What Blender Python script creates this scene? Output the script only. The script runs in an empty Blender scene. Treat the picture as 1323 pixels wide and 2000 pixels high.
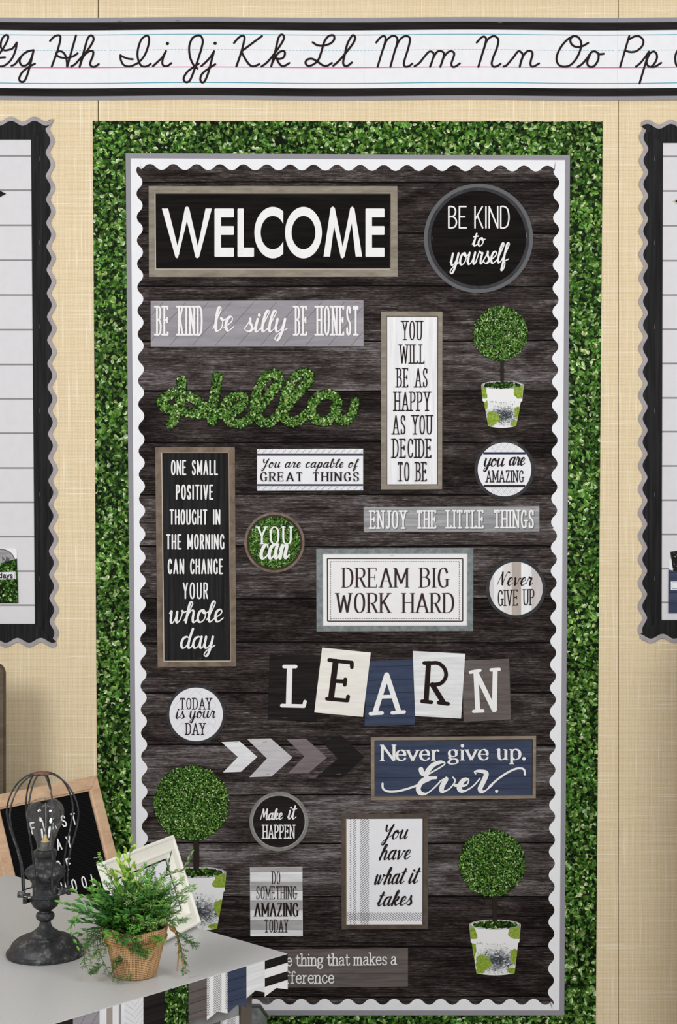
import bpy, math, random
from mathutils import Vector, Matrix
R = math.radians
scene = bpy.context.scene
COL = scene.collection

# ------------------------------------------------------------------ camera, world, lights, exposure
F = 2942.0            # focal length in pixels of the 1323 x 2000 frame
CX, CY = 661.5, 1000.0
CAMZ = 1.60           # camera height
D = 4.12              # distance of the fabric wall from the camera
cam_d = bpy.data.cameras.new('camera')
cam = bpy.data.objects.new('camera', cam_d); COL.objects.link(cam)
cam.location = (0, 0, CAMZ); cam.rotation_euler = (R(90), 0, 0)
cam_d.sensor_fit = 'VERTICAL'; cam_d.sensor_height = 36.0; cam_d.lens = 36.0 * F / 2000.0
cam_d.clip_start = 0.05; cam_d.clip_end = 50
scene.camera = cam

wd = bpy.data.worlds.new('room_air'); scene.world = wd; wd.use_nodes = True
wd.node_tree.nodes['Background'].inputs[0].default_value = (1.0, 0.98, 0.95, 1)
wd.node_tree.nodes['Background'].inputs[1].default_value = 0.54

def area(name, loc, target, size, power, col=(1, 1, 1)):
    l = bpy.data.lights.new(name, 'AREA'); l.shape = 'DISK'; l.size = size; l.energy = power; l.color = col
    o = bpy.data.objects.new(name, l); COL.objects.link(o); o.location = loc
    o.rotation_euler = (Vector(target) - Vector(loc)).to_track_quat('-Z', 'Y').to_euler()
    return o
area('studio_light', (-2.2, 0.2, 2.9), (0.0, 4.1, 1.45), 1.35, 76)
area('studio_light', (2.2, 0.2, 2.9), (0.0, 4.1, 1.45), 1.35, 71)

scene.view_settings.view_transform = 'Standard'
scene.view_settings.look = 'None'
scene.view_settings.exposure = 0.0
scene.view_settings.gamma = 1.0
scene.view_settings.use_curve_mapping = False

# ------------------------------------------------------------------ colours and materials
def lin(c):
    r = []
    for v in c[:3]:
        v /= 255.0
        r.append(v / 12.92 if v <= 0.04045 else ((v + 0.055) / 1.055) ** 2.4)
    return tuple(r) + (1.0,)

class NT:
    def __init__(s, name, rough=0.6, spec=0.05):
        s.m = bpy.data.materials.new(name); s.m.use_nodes = True
        s.t = s.m.node_tree; s.b = s.t.nodes['Principled BSDF']
        s.b.inputs['Roughness'].default_value = rough
        s.b.inputs['Specular IOR Level'].default_value = spec
    def n(s, kind, **kw):
        nd = s.t.nodes.new(kind)
        for k, v in kw.items(): setattr(nd, k, v)
        return nd
    def link(s, a, b): s.t.links.new(a, b)
    def coord(s, scale=(1, 1, 1), which='Object', rot=(0, 0, 0)):
        tc = s.n('ShaderNodeTexCoord'); mp = s.n('ShaderNodeMapping')
        mp.inputs['Scale'].default_value = scale; mp.inputs['Rotation'].default_value = rot
        s.link(tc.outputs[which], mp.inputs['Vector']); return mp.outputs[0]
    def noise(s, vec, scale=1, detail=6, rough=0.6, dist=0):
        nd = s.n('ShaderNodeTexNoise'); nd.inputs['Scale'].default_value = scale
        nd.inputs['Detail'].default_value = detail; nd.inputs['Roughness'].default_value = rough
        nd.inputs['Distortion'].default_value = dist
        s.link(vec, nd.inputs['Vector']); return nd.outputs['Fac']
    def ramp(s, fac, stops):
        nd = s.n('ShaderNodeValToRGB'); e = nd.color_ramp.elements
        while len(e) < len(stops): e.new(0.5)
        for el, (p, c) in zip(e, stops): el.position = p; el.color = lin(c)
        s.link(fac, nd.inputs[0]); return nd.outputs[0]
    def math(s, op, a, b=None):
        nd = s.n('ShaderNodeMath', operation=op)
        for i, v in enumerate((a, b)):
            if v is None: continue
            if isinstance(v, (int, float)): nd.inputs[i].default_value = v
            else: s.link(v, nd.inputs[i])
        return nd.outputs[0]
    def mix(s, fac, a, b, mode='MIX'):
        nd = s.n('ShaderNodeMix', data_type='RGBA', blend_type=mode)
        for i, v in ((0, fac), (6, a), (7, b)):
            if isinstance(v, (int, float)): nd.inputs[i].default_value = v
            elif isinstance(v, tuple): nd.inputs[i].default_value = v
            else: s.link(v, nd.inputs[i])
        return nd.outputs[2]
    def col(s, out): s.link(out, s.b.inputs['Base Color']); return s
    def bump(s, h, strength=0.3, dist=0.001):
        nd = s.n('ShaderNodeBump'); nd.inputs['Strength'].default_value = strength; nd.inputs['Distance'].default_value = dist
        s.link(h, nd.inputs['Height']); s.link(nd.outputs[0], s.b.inputs['Normal'])

_plain = {}
def plain(c, rough=0.6, spec=0.05):
    k = (c, rough, spec)
    if k not in _plain:
        t = NT('paint_%d_%d_%d' % c, rough, spec)
        v = t.noise(t.coord((40, 40, 40)), 1, 3)
        t.col(t.ramp(v, [(0.3, tuple(x * 0.99 for x in c)), (0.7, tuple(min(255, x * 1.01) for x in c))]))
        _plain[k] = t.m
    return _plain[k]

def grain(name, dark, light, scale=(6, 1, 90), rough=0.6, lo=0.32, hi=0.68, spec=0.05):
    t = NT(name, rough, spec)
    v = t.noise(t.coord(scale), 1, 8, 0.65, 0.4)
    t.col(t.ramp(v, [(lo, dark), (hi, light)]))
    return t.m

def vcol(name, rough=0.6, spec=0.05):
    t = NT(name, rough, spec); a = t.n('ShaderNodeAttribute', attribute_name='Col'); t.col(a.outputs['Color']); return t.m

def m_burlap():
    t = NT('burlap_fabric', 0.9, 0.1)
    v = t.coord((1, 1, 1)); sp = t.n('ShaderNodeSeparateXYZ'); t.link(v, sp.inputs[0])
    wob = t.noise(t.coord((30, 30, 30)), 1, 2)
    P = 2 * math.pi / 0.0040
    wx = t.math('SINE', t.math('ADD', t.math('MULTIPLY', sp.outputs[0], P), t.math('MULTIPLY', wob, 5.0)))
    wz = t.math('SINE', t.math('ADD', t.math('MULTIPLY', sp.outputs[2], P), t.math('MULTIPLY', wob, 5.0)))
    weave = t.math('MULTIPLY', t.math('ADD', wx, wz), 0.25)
    def slub(sc):
        n_ = t.noise(t.coord(sc), 1, 2, 0.5); return t.math('MULTIPLY', t.math('MAXIMUM', t.math('SUBTRACT', n_, 0.60), 0), 3.6)
    sl = t.math('MAXIMUM', slub((5, 1, 420)), slub((420, 1, 5)))
    soft = t.math('ADD', t.noise(t.coord((4, 1, 170)), 1, 3, 0.6), t.noise(t.coord((170, 1, 4)), 1, 3, 0.6))
    fine = t.noise(t.coord((420, 1, 420)), 1, 2, 0.5)
    f = t.math('ADD', t.math('MULTIPLY', weave, 0.50), t.math('ADD', t.math('MULTIPLY', soft, 0.22), 0.28))
    f = t.math('ADD', f, sl)
    f = t.math('ADD', f, t.math('MULTIPLY', t.math('SUBTRACT', fine, 0.5), 0.30))
    t.col(t.ramp(f, [(0.12, (188, 164, 126)), (0.50, (222, 203, 168)), (0.80, (232, 217, 188)), (1.0, (244, 235, 216))]))
    t.bump(weave, 0.25, 0.0006)
    return t.m

def m_planks():
    t = NT('dark_wood_print', 0.6, 0.05)
    a = t.n('ShaderNodeAttribute', attribute_name='Col')
    off = t.n('ShaderNodeVectorMath', operation='MULTIPLY'); off.inputs[1].default_value = (9.0, 0, 40.0)
    t.link(a.outputs['Vector'], off.inputs[0])
    ad = t.n('ShaderNodeVectorMath', operation='ADD'); tc = t.n('ShaderNodeTexCoord')
    t.link(tc.outputs['Object'], ad.inputs[0]); t.link(off.outputs[0], ad.inputs[1])
    def mp(sc):
        m = t.n('ShaderNodeMapping'); m.inputs['Scale'].default_value = sc; t.link(ad.outputs[0], m.inputs['Vector']); return m.outputs[0]
    n1 = t.noise(mp((15, 1, 210)), 1, 10, 0.75, 0.5)
    n2 = t.noise(mp((3.0, 1, 14)), 1, 6, 0.65, 1.5)
    n3 = t.noise(mp((60, 1, 700)), 1, 3, 0.7)
    n4 = t.noise(mp((4, 1, 330)), 1, 5, 0.7, 0.3)
    f = t.math('ADD', t.math('MULTIPLY', n1, 0.55), t.math('MULTIPLY', n2, 0.45))
    f = t.math('ADD', f, t.math('MULTIPLY', t.math('SUBTRACT', n3, 0.5), 0.42))
    f = t.math('ADD', f, t.math('MULTIPLY', t.math('SUBTRACT', n4, 0.5), 0.40))
    sp = t.n('ShaderNodeSeparateColor'); t.link(a.outputs['Color'], sp.inputs[0])
    f = t.math('ADD', f, t.math('MULTIPLY', t.math('SUBTRACT', sp.outputs[1], 0.5), 0.10))
    t.col(t.ramp(f, [(0.36, (12, 9, 8)), (0.47, (41, 34, 32)), (0.57, (73, 66, 64)), (0.72, (142, 136, 139))]))
    return t.m

def m_iron():
    t = NT('aged_black_iron', 0.5, 0.5)
    n1 = t.noise(t.coord((45, 45, 45)), 1, 8, 0.7); n2 = t.noise(t.coord((20, 20, 20)), 1, 4, 0.6, 0.5)
    n3 = t.noise(t.coord((160, 160, 160)), 1, 4, 0.7)
    n1 = t.math('ADD', t.math('MULTIPLY', n1, 0.7), t.math('MULTIPLY', n3, 0.3))
    c = t.ramp(n1, [(0.39, (22, 22, 24)), (0.54, (50, 51, 54)), (0.70, (138, 140, 142))])
    c = t.mix(t.math('GREATER_THAN', n2, 0.72), c, lin((122, 84, 66)))
    t.col(c); t.b.inputs['Metallic'].default_value = 0.1
    t.bump(n1, 0.3, 0.001); return t.m

def m_weave_uv(name, dark, light, nu, nv):
    t = NT(name, 0.9, 0.1)
    v = t.coord((1, 1, 1), 'UV'); sp = t.n('ShaderNodeSeparateXYZ'); t.link(v, sp.inputs[0])
    w = t.noise(t.coord((30, 30, 30)), 1, 2)
    a = t.math('SINE', t.math('ADD', t.math('MULTIPLY', sp.outputs[0], nu * 2 * math.pi), t.math('MULTIPLY', w, 3)))
    b = t.math('SINE', t.math('ADD', t.math('MULTIPLY', sp.outputs[1], nv * 2 * math.pi), t.math('MULTIPLY', w, 3)))
    a = t.math('MULTIPLY', t.math('SUBTRACT', 1, a), 0.5); b = t.math('MULTIPLY', t.math('SUBTRACT', 1, b), 0.5)
    f = t.math('SUBTRACT', 1, t.math('MULTIPLY', a, b))
    g2 = t.noise(t.coord((90, 90, 90)), 1, 5, 0.7)
    f = t.math('ADD', f, t.math('MULTIPLY', t.math('SUBTRACT', g2, 0.5), 0.5))
    t.col(t.ramp(f, [(0.30, dark), (0.72, tuple(int(c * .86) for c in light)), (1.0, tuple(min(255, int(c * 1.1)) for c in light))]))
    t.bump(f, 0.6, 0.001); return t.m

BURLAP = m_burlap(); PLANKS = m_planks(); IRON = m_iron()
LEAFPRINT = vcol('leaf_print', 0.5); FOLI = vcol('plastic_foliage', 0.45, 0.35)
WHITE = plain((229, 230, 234), 0.5); INK_W = plain((231, 231, 231), 0.5); INK_B = plain((38, 28, 28), 0.5)
GREY_EDGE = plain((142, 141, 147), 0.5); BLACK = grain('black_wood_print', (20, 17, 17), (44, 40, 40), (4, 1, 120))
BLACK_V = grain('black_wood_print_upright', (20, 19, 20), (46, 45, 46), (120, 1, 4))
BLACK_H = grain('black_wood_print_soft', (8, 7, 7), (28, 24, 23), (5, 1, 90))
TAUPE = grain('taupe_frame_print', (120, 112, 100), (152, 144, 131), (14, 1, 60))
BROWN_FR = grain('brown_frame_print', (94, 82, 71), (134, 119, 104), (30, 1, 30))
GREYWOOD = grain('grey_wood_print', (118, 118, 121), (176, 176, 179), (5, 1, 110))
LILAC = grain('lilac_grey_wood_print', (136, 132, 138), (158, 154, 160), (6, 1, 60))
WHITEWOOD_V = grain('white_wood_print', (216, 216, 219), (240, 240, 242), (110, 1, 6))
WHITEWOOD_H = grain('white_plank_print', (205, 205, 208), (236, 236, 238), (6, 1, 110))
CREAM = grain('cream_wood_print', (222, 218, 210), (240, 237, 230), (8, 1, 110))
NAVY = grain('navy_wood_print', (50, 58, 78), (68, 77, 100), (6, 1, 70))
GALV = grain('galvanised_print', (100, 106, 108), (140, 146, 148), (60, 1, 60))
CHAR = grain('charcoal_ring_print', (46, 46, 48), (66, 66, 69), (30, 1, 30))
DKBROWN = grain('dark_brown_print', (74, 65, 58), (98, 87, 78), (30, 1, 30))
GREYBROWN = grain('grey_brown_wood_print', (82, 75, 73), (112, 104, 101), (6, 1, 90))
STEEL = plain((120, 120, 124), 0.3, 0.6)

# ------------------------------------------------------------------ mesh building
class MB:
    """collects polygons (world coordinates) with a material slot and an optional colour per vertex"""
    def __init__(s): s.v = []; s.f = []; s.mi = []; s.mats = []; s.c = []; s.uv = None
    def slot(s, m):
        if m not in s.mats: s.mats.append(m)
        return s.mats.index(m)
    def face(s, pts, m, cols=None):
        i = len(s.v); s.v.extend(pts); s.f.append(tuple(range(i, i + len(pts)))); s.mi.append(s.slot(m))
        s.c.extend(cols if cols else [(1, 1, 1, 1)] * len(pts))
    def grid(s, rows, m, close=False, cols=None):
        """rows of equal length, joined by quads"""
        i = len(s.v); n = len(rows[0]); k = s.slot(m)
        for r in rows: s.v.extend(r)
        s.c.extend(cols if cols else [(1, 1, 1, 1)] * (n * len(rows)))
        for a in range(len(rows) - 1):
            for b in range(n if close else n - 1):
                c = (b + 1) % n
                s.f.append((i + a * n + b, i + a * n + c, i + (a + 1) * n + c, i + (a + 1) * n + b)); s.mi.append(k)
    def box(s, x0, x1, y0, y1, z0, z1, m):
        p = [Vector((x, y, z)) for z in (z0, z1) for y in (y0, y1) for x in (x0, x1)]
        s.hexa(p, m)
    def hexa(s, p, m):
        i = len(s.v); s.v.extend(p); k = s.slot(m); s.c.extend([(1, 1, 1, 1)] * 8)
        for q in ((0, 2, 3, 1), (4, 5, 7, 6), (0, 1, 5, 4), (2, 6, 7, 3), (0, 4, 6, 2), (1, 3, 7, 5)):
            s.f.append(tuple(i + a for a in q)); s.mi.append(k)
    def lathe(s, prof, m, origin=(0, 0, 0), n=48, axis=None):
        o = Vector(origin); rows = []
        for (r, z) in prof:
            row = []
            for a in range(n):
                t = 2 * math.pi * a / n
                p = Vector((r * math.cos(t), r * math.sin(t), z))
                if axis: p = axis @ p
                row.append(o + p)
            rows.append(row)
        s.grid(rows, m, True)
    def tube(s, pts, r, m, n=8, taper=None):
        pts = [Vector(p) for p in pts]; rows = []; up = Vector((0.13, 0.21, 0.97))
        for i, p in enumerate(pts):
            t = (pts[min(i + 1, len(pts) - 1)] - pts[max(i - 1, 0)]).normalized()
            a = t.cross(up)
            if a.length < 1e-3: a = t.cross(Vector((1, 0, 0)))
            a.normalize(); b = t.cross(a); rr = r * (taper(i / (len(pts) - 1)) if taper else 1)
            rows.append([p + rr * (math.cos(q) * a + math.sin(q) * b) for q in [2 * math.pi * j / n for j in range(n)]])
        s.grid(rows, m, True)
        s.face(rows[0][::-1], m); s.face(rows[-1], m)
    def build(s, name, parent=None, smooth=False, crisp=False, bevel=0, label=None):
        o0 = parent_origin(parent)
        me = bpy.data.meshes.new(name)
        me.from_pydata([tuple(Vector(p) - o0) for p in s.v], [], s.f)
        for m in s.mats: me.materials.append(m)
        me.polygons.foreach_set('material_index', s.mi)
        ca = me.color_attributes.new('Col', 'FLOAT_COLOR', 'POINT')
        ca.data.foreach_set('color', [x for c in s.c for x in c])
        if s.uv:
            ul = me.uv_layers.new(name='UVMap')
            for lp in me.loops: ul.data[lp.index].uv = s.uv[lp.vertex_index]
        if smooth: me.polygons.foreach_set('use_smooth', [True] * len(me.polygons))
        me.validate(); me.update()
        o = bpy.data.objects.new(name, me); COL.objects.link(o)
        if parent is not None: o.parent = parent
        if bevel:
            b = o.modifiers.new('edge', 'BEVEL'); b.width = bevel; b.segments = 2; b.limit_method = 'ANGLE'
        if crisp:
            e = o.modifiers.new('crisp', 'EDGE_SPLIT'); e.split_angle = R(32)
        if label: o['label'] = label
        return o

def parent_origin(p):
    v = Vector((0, 0, 0))
    while p is not None: v += p.location; p = p.parent
    return v

def thing(name, label, cat, loc, group=None):
    o = bpy.data.objects.new(name, None); COL.objects.link(o); o.location = loc; o.empty_display_size = 0.02
    o['label'] = label; o['category'] = cat
    if group: o['group'] = group
    return o

def W(x, y, d=0.0):
    """where the sight line of photo point (x, y) meets the plane d in front of the fabric wall"""
    k = (D - d) / F
    return Vector(((x - CX) * k, D - d, CAMZ - (y - CY) * k))

def ccw(pts):
    a = 0
    for i in range(len(pts)):
        x0, y0 = pts[i]; x1, y1 = pts[(i + 1) % len(pts)]; a += x0 * y1 - x1 * y0
    return pts[::-1] if a > 0 else list(pts)

class PX(MB):
    """the same, for flat card and print on the wall, measured on the wall plane"""
    def __init__(s, to=W): super().__init__(); s.to = to; s.k = 0; s.capmin = 0.8 if to is W else 0.0
    def lift(s, d): s.k += 1; return d + s.k * 1.3e-6     # each mark printed a hair above the one before
    def poly(s, pts, d, m, cols=None): s.poly0(pts, s.lift(d), m, cols)
    def poly0(s, pts, d, m, cols=None): s.face([s.to(x, y, d) for x, y in ccw(pts)], m, cols)
    def rect(s, x0, y0, x1, y1, d, m): s.poly([(x0, y0), (x1, y0), (x1, y1), (x0, y1)], d, m)
    def slab(s, pts, d0, d1, m):
        pts = ccw(pts); a = [s.to(x, y, d1) for x, y in pts]; b = [s.to(x, y, d0) for x, y in pts]; n = len(pts)
        s.face(a, m); s.face(b[::-1], m)
        for i in range(n): j = (i + 1) % n; s.face([a[i], b[i], b[j], a[j]], m)
    def slabrect(s, x0, y0, x1, y1, d0, d1, m): s.slab([(x0, y0), (x1, y0), (x1, y1), (x0, y1)], d0, d1, m)
    def circ(s, cx, cy, r, n=72, ry=None):
        ry = r if ry is None else ry
        return [(cx + r * math.cos(2 * math.pi * i / n), cy + ry * math.sin(2 * math.pi * i / n)) for i in range(n)]
    def disc(s, cx, cy, r, d, m, n=72): s.poly(s.circ(cx, cy, r, n), d, m)
    def band(s, a, b, d, m, close=True):
        """strip between two matching outlines"""
        d = s.lift(d)
        n = len(a)
        for i in range(n if close else n - 1):
            j = (i + 1) % n; s.poly0([a[i], a[j], b[j], b[i]], d, m)
    def ring(s, cx, cy, r0, r1, d, m, n=96): s.band(s.circ(cx, cy, r0, n), s.circ(cx, cy, r1, n), d, m)
    def line(s, x0, y0, x1, y1, w, d, m):
        L = math.hypot(x1 - x0, y1 - y0)
        if L < 1e-6: return
        nx, ny = -(y1 - y0) / L * w / 2, (x1 - x0) / L * w / 2
        s.poly([(x0 + nx, y0 + ny), (x1 + nx, y1 + ny), (x1 - nx, y1 - ny), (x0 - nx, y0 - ny)], d, m)
    def frame_line(s, q, w, d, m):
        for i in range(4): s.line(*q[i], *q[(i + 1) % 4], w, d, m)
    def hatch(s, x0, y0, x1, y1, ang, step, w, d, m, dash=None):
        c, sn = math.cos(ang), math.sin(ang); cx, cy = (x0 + x1) / 2, (y0 + y1) / 2; L = math.hypot(x1 - x0, y1 - y0)
        k = int(L / step) + 1
        for i in range(-k, k + 1):
            px, py = cx - sn * i * step, cy + c * i * step; t0, t1 = -L, L
            for p, dd, lo, hi in ((px, c, x0, x1), (py, sn, y0, y1)):
                if abs(dd) < 1e-9:
                    if p < lo or p > hi: t0, t1 = 1, 0
                    continue
                a, b = (lo - p) / dd, (hi - p) / dd
                if a > b: a, b = b, a
                t0, t1 = max(t0, a), min(t1, b)
            if t1 - t0 > step * 0.12:
                if dash:
                    q = t0
                    while q < t1: s.line(px + c * q, py + sn * q, px + c * min(q + dash, t1), py + sn * min(q + dash, t1), w, d, m); q += dash * 1.8
                else: s.line(px + c * t0, py + sn * t0, px + c * t1, py + sn * t1, w, d, m)
    def ribbon(s, pts, ws, d, m, caps=True):
        n = len(pts)
        if n < 2: return
        L, Rr = [], []
        for i in range(n):
            a = pts[max(i - 1, 0)]; b = pts[min(i + 1, n - 1)]
            tx, ty = b[0] - a[0], b[1] - a[1]; l = math.hypot(tx, ty) or 1
            nx, ny = -ty / l * ws[i] / 2, tx / l * ws[i] / 2
            L.append((pts[i][0] + nx, pts[i][1] + ny)); Rr.append((pts[i][0] - nx, pts[i][1] - ny))
        dd = [s.lift(d) for _ in range(n)]; s.grid([[s.to(x, y, e) for (x, y), e in zip(Rr, dd)], [s.to(x, y, e) for (x, y), e in zip(L, dd)]], m)
        if caps:
            for i in (0, n - 1):
                if ws[i] > s.capmin: s.disc(pts[i][0], pts[i][1], ws[i] / 2, d, m, 10)

def cr(pts, n=7, closed=False):
    if len(pts) < 3: return list(pts)
    P = [pts[-1]] + list(pts) + list(pts[:2]) if closed else [pts[0]] + list(pts) + [pts[-1]]
    out = []
    for i in range(1, len(P) - 2):
        p0, p1, p2, p3 = P[i - 1], P[i], P[i + 1], P[i + 2]
        for k in range(n):
            t = k / n; t2, t3 = t * t, t * t * t
            out.append(tuple(0.5 * (2 * p1[j] + (p2[j] - p0[j]) * t + (2 * p0[j] - 5 * p1[j] + 4 * p2[j] - p3[j]) * t2 + (3 * p1[j] - p0[j] - 3 * p2[j] + p3[j]) * t3) for j in range(2)))
    out.append(tuple(P[-2])); return out

# ------------------------------------------------------------------ lettering: stroke skeletons drawn with a pen
CAPS = {
 'A': '.7;L 0,0 .35,1;L .35,1 .7,0;L .12,.33 .58,.33;B 0,0 .7,0',
 'B': '.56;L 0,0 0,1;S 0,1 .2,1 .4,.95 .5,.78 .42,.6 .22,.53 0,.53;S 0,.53 .25,.53 .47,.45 .56,.27 .47,.07 .22,0 0,0;l 0,0 0,1',
 'C': '.56;S .54,.76 .47,.94 .29,1 .1,.88 .01,.5 .1,.12 .29,0 .47,.06 .55,.24;v .54,.84',
 'D': '.6;L 0,0 0,1;S 0,1 .25,1 .5,.87 .6,.5 .5,.13 .25,0 0,0;l 0,0 0,1',
 'E': '.5;L 0,0 0,1;L 0,1 .48,1;L 0,.52 .38,.52;L 0,0 .5,0;d .48,1;v .38,.52;u .5,0;l 0,0 0,1',
 'F': '.48;L 0,0 0,1;L 0,1 .48,1;L 0,.52 .38,.52;d .48,1;v .38,.52;B 0,0;l 0,1',
 'G': '.6;S .56,.78 .47,.95 .3,1 .1,.87 .01,.5 .1,.13 .3,0 .46,.04 .57,.14;L .57,.05 .57,.42;B .57,.42;v .55,.84',
 'H': '.6;L 0,0 0,1;L .6,0 .6,1;L 0,.52 .6,.52;B 0,0 0,1 .6,0 .6,1',
 'I': '.04;L .02,0 .02,1;B .02,0 .02,1',
 'J': '.36;S .36,1 .36,.5 .35,.2 .27,.03 .14,0 .0,.12;B .36,1',
 'K': '.56;L 0,0 0,1;L .54,1 0,.4;L .17,.58 .56,0;B 0,0 0,1 .54,1 .56,0',
 'L': '.46;L 0,1 0,0;L 0,0 .46,0;B 0,1;l 0,0;u .46,0',
 'M': '.78;L 0,0 0,1;L 0,1 .39,.2;L .39,.2 .78,1;L .78,1 .78,0;B 0,0 .78,0;l 0,1;r .78,1',
 'N': '.62;L 0,0 0,1;L 0,1 .62,0;L .62,0 .62,1;B 0,0 .62,1;l 0,1',
 'O': '.62;C .31,.5,.3,.5',
 'P': '.52;L 0,0 0,1;S 0,1 .25,1 .45,.93 .52,.74 .45,.55 .25,.47 0,.47;B 0,0;l 0,1',
 'R': '.54;L 0,0 0,1;S 0,1 .25,1 .45,.93 .51,.75 .44,.56 .25,.49 0,.49;L .24,.49 .54,0;B 0,0;r .54,0;l 0,1',
 'S': '.5;S .47,.8 .4,.95 .25,1 .08,.93 .02,.76 .1,.6 .27,.5 .43,.39 .49,.22 .42,.06 .24,0 .08,.05 .01,.22;v .47,.86 .02,.14',
 'T': '.56;L .28,0 .28,1;L 0,1 .56,1;B .28,0;d 0,1 .56,1',
 'U': '.58;S 0,1 0,.6 .01,.25 .1,.05 .29,0 .48,.05 .57,.25 .58,.6 .58,1;B 0,1 .58,1',
 'V': '.62;L 0,1 .31,0;L .31,0 .62,1;B 0,1 .62,1',
 'W': '.9;L 0,1 .22,0;L .22,0 .45,.9;L .45,.9 .68,0;L .68,0 .9,1;B 0,1 .9,1',
 'Y': '.6;L 0,1 .3,.46;L .6,1 .3,.46;L .3,.46 .3,0;B 0,1 .6,1 .3,0',
 'Z': '.52;L .02,1 .5,1;L .5,1 0,0;L 0,0 .52,0;d .02,1;u .52,0',
}
LOWER = {
 'N': CAPS['N'],
 'a': '.52;S .08,.52 .16,.64 .28,.66 .38,.6 .41,.46 .41,.12 .45,.01 .54,.03;S .41,.4 .25,.38 .08,.3 .03,.16 .1,.02 .22,0 .34,.06 .41,.16',
 'b': '.54;L .08,1 .08,0;S .08,.5 .18,.63 .3,.66 .46,.56 .52,.33 .46,.1 .3,0 .18,.03 .08,.14;l .08,1',
 'c': '.48;S .44,.5 .38,.62 .26,.66 .1,.56 .03,.33 .1,.1 .26,0 .38,.04 .46,.16',
 'd': '.56;L .44,1 .44,0;S .44,.5 .34,.63 .24,.66 .1,.56 .02,.33 .1,.1 .24,0 .34,.03 .44,.14;l .44,1;r .44,0',
 'e': '.5;L .04,.36 .46,.36;S .46,.36 .44,.53 .34,.64 .24,.66 .1,.57 .03,.33 .1,.09 .27,0 .4,.04 .48,.14',
 'f': '.38;S .4,.9 .34,.98 .27,1 .17,.92 .15,.75 .15,.4 .15,0;L 0,.64 .34,.64;B .15,0',
 'g': '.52;C .23,.44,.19,.22;S .12,.27 .05,.17 .14,.08 .36,.06 .47,-.04 .42,-.2 .22,-.26 .04,-.2 .03,-.08 .14,.03;L .36,.6 .53,.64',
 'h': '.56;L .08,0 .08,1;S .08,.45 .2,.62 .32,.66 .44,.58 .46,.4 .46,.2 .46,0;B .08,0 .46,0;l .08,1',
 'i': '.2;L .1,0 .1,.65;o .1,.92;B .1,0;l .1,.65',
 'k': '.54;L .08,0 .08,1;L .44,.65 .08,.25;L .2,.38 .47,0;B .08,0 .47,0 .44,.65;l .08,1',
 'm': '.84;L .08,0 .08,.65;S .08,.46 .18,.62 .28,.66 .38,.58 .4,.4 .4,.2 .4,0;S .4,.46 .5,.62 .6,.66 .7,.58 .72,.4 .72,.2 .72,0;B .08,0 .4,0 .72,0;l .08,.65',
 'n': '.56;L .08,0 .08,.65;S .08,.45 .2,.62 .32,.66 .44,.58 .46,.4 .46,.2 .46,0;B .08,0 .46,0;l .08,.65',
 'o': '.52;C .26,.33,.23,.33',
 'p': '.54;L .08,.65 .08,-.27;S .08,.5 .18,.63 .3,.66 .46,.56 .52,.33 .46,.1 .3,0 .18,.03 .08,.14;l .08,.65;B .08,-.27',
 'r': '.4;L .1,0 .1,.65;S .1,.4 .17,.56 .27,.65 .37,.6;B .1,0;l .1,.65',
 's': '.44;S .4,.5 .34,.62 .22,.66 .08,.6 .06,.46 .16,.37 .3,.31 .4,.2 .36,.04 .2,0 .08,.04 .04,.17',
 't': '.4;S .16,.88 .16,.4 .17,.1 .26,0 .36,.03 .4,.12;L 0,.65 .38,.65',
 'u': '.56;S .08,.65 .08,.3 .12,.06 .24,0 .36,.05 .45,.16;L .45,.65 .45,0;l .08,.65 .45,.65;r .45,0',
 'v': '.52;L 0,.65 .26,0;L .26,0 .52,.65;B 0,.65 .52,.65',
 'y': '.5;L .02,.65 .24,.05;S .46,.65 .24,.02 .12,-.22 .0,-.24',
 '.': '.14;o .07,.05',
}
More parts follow.
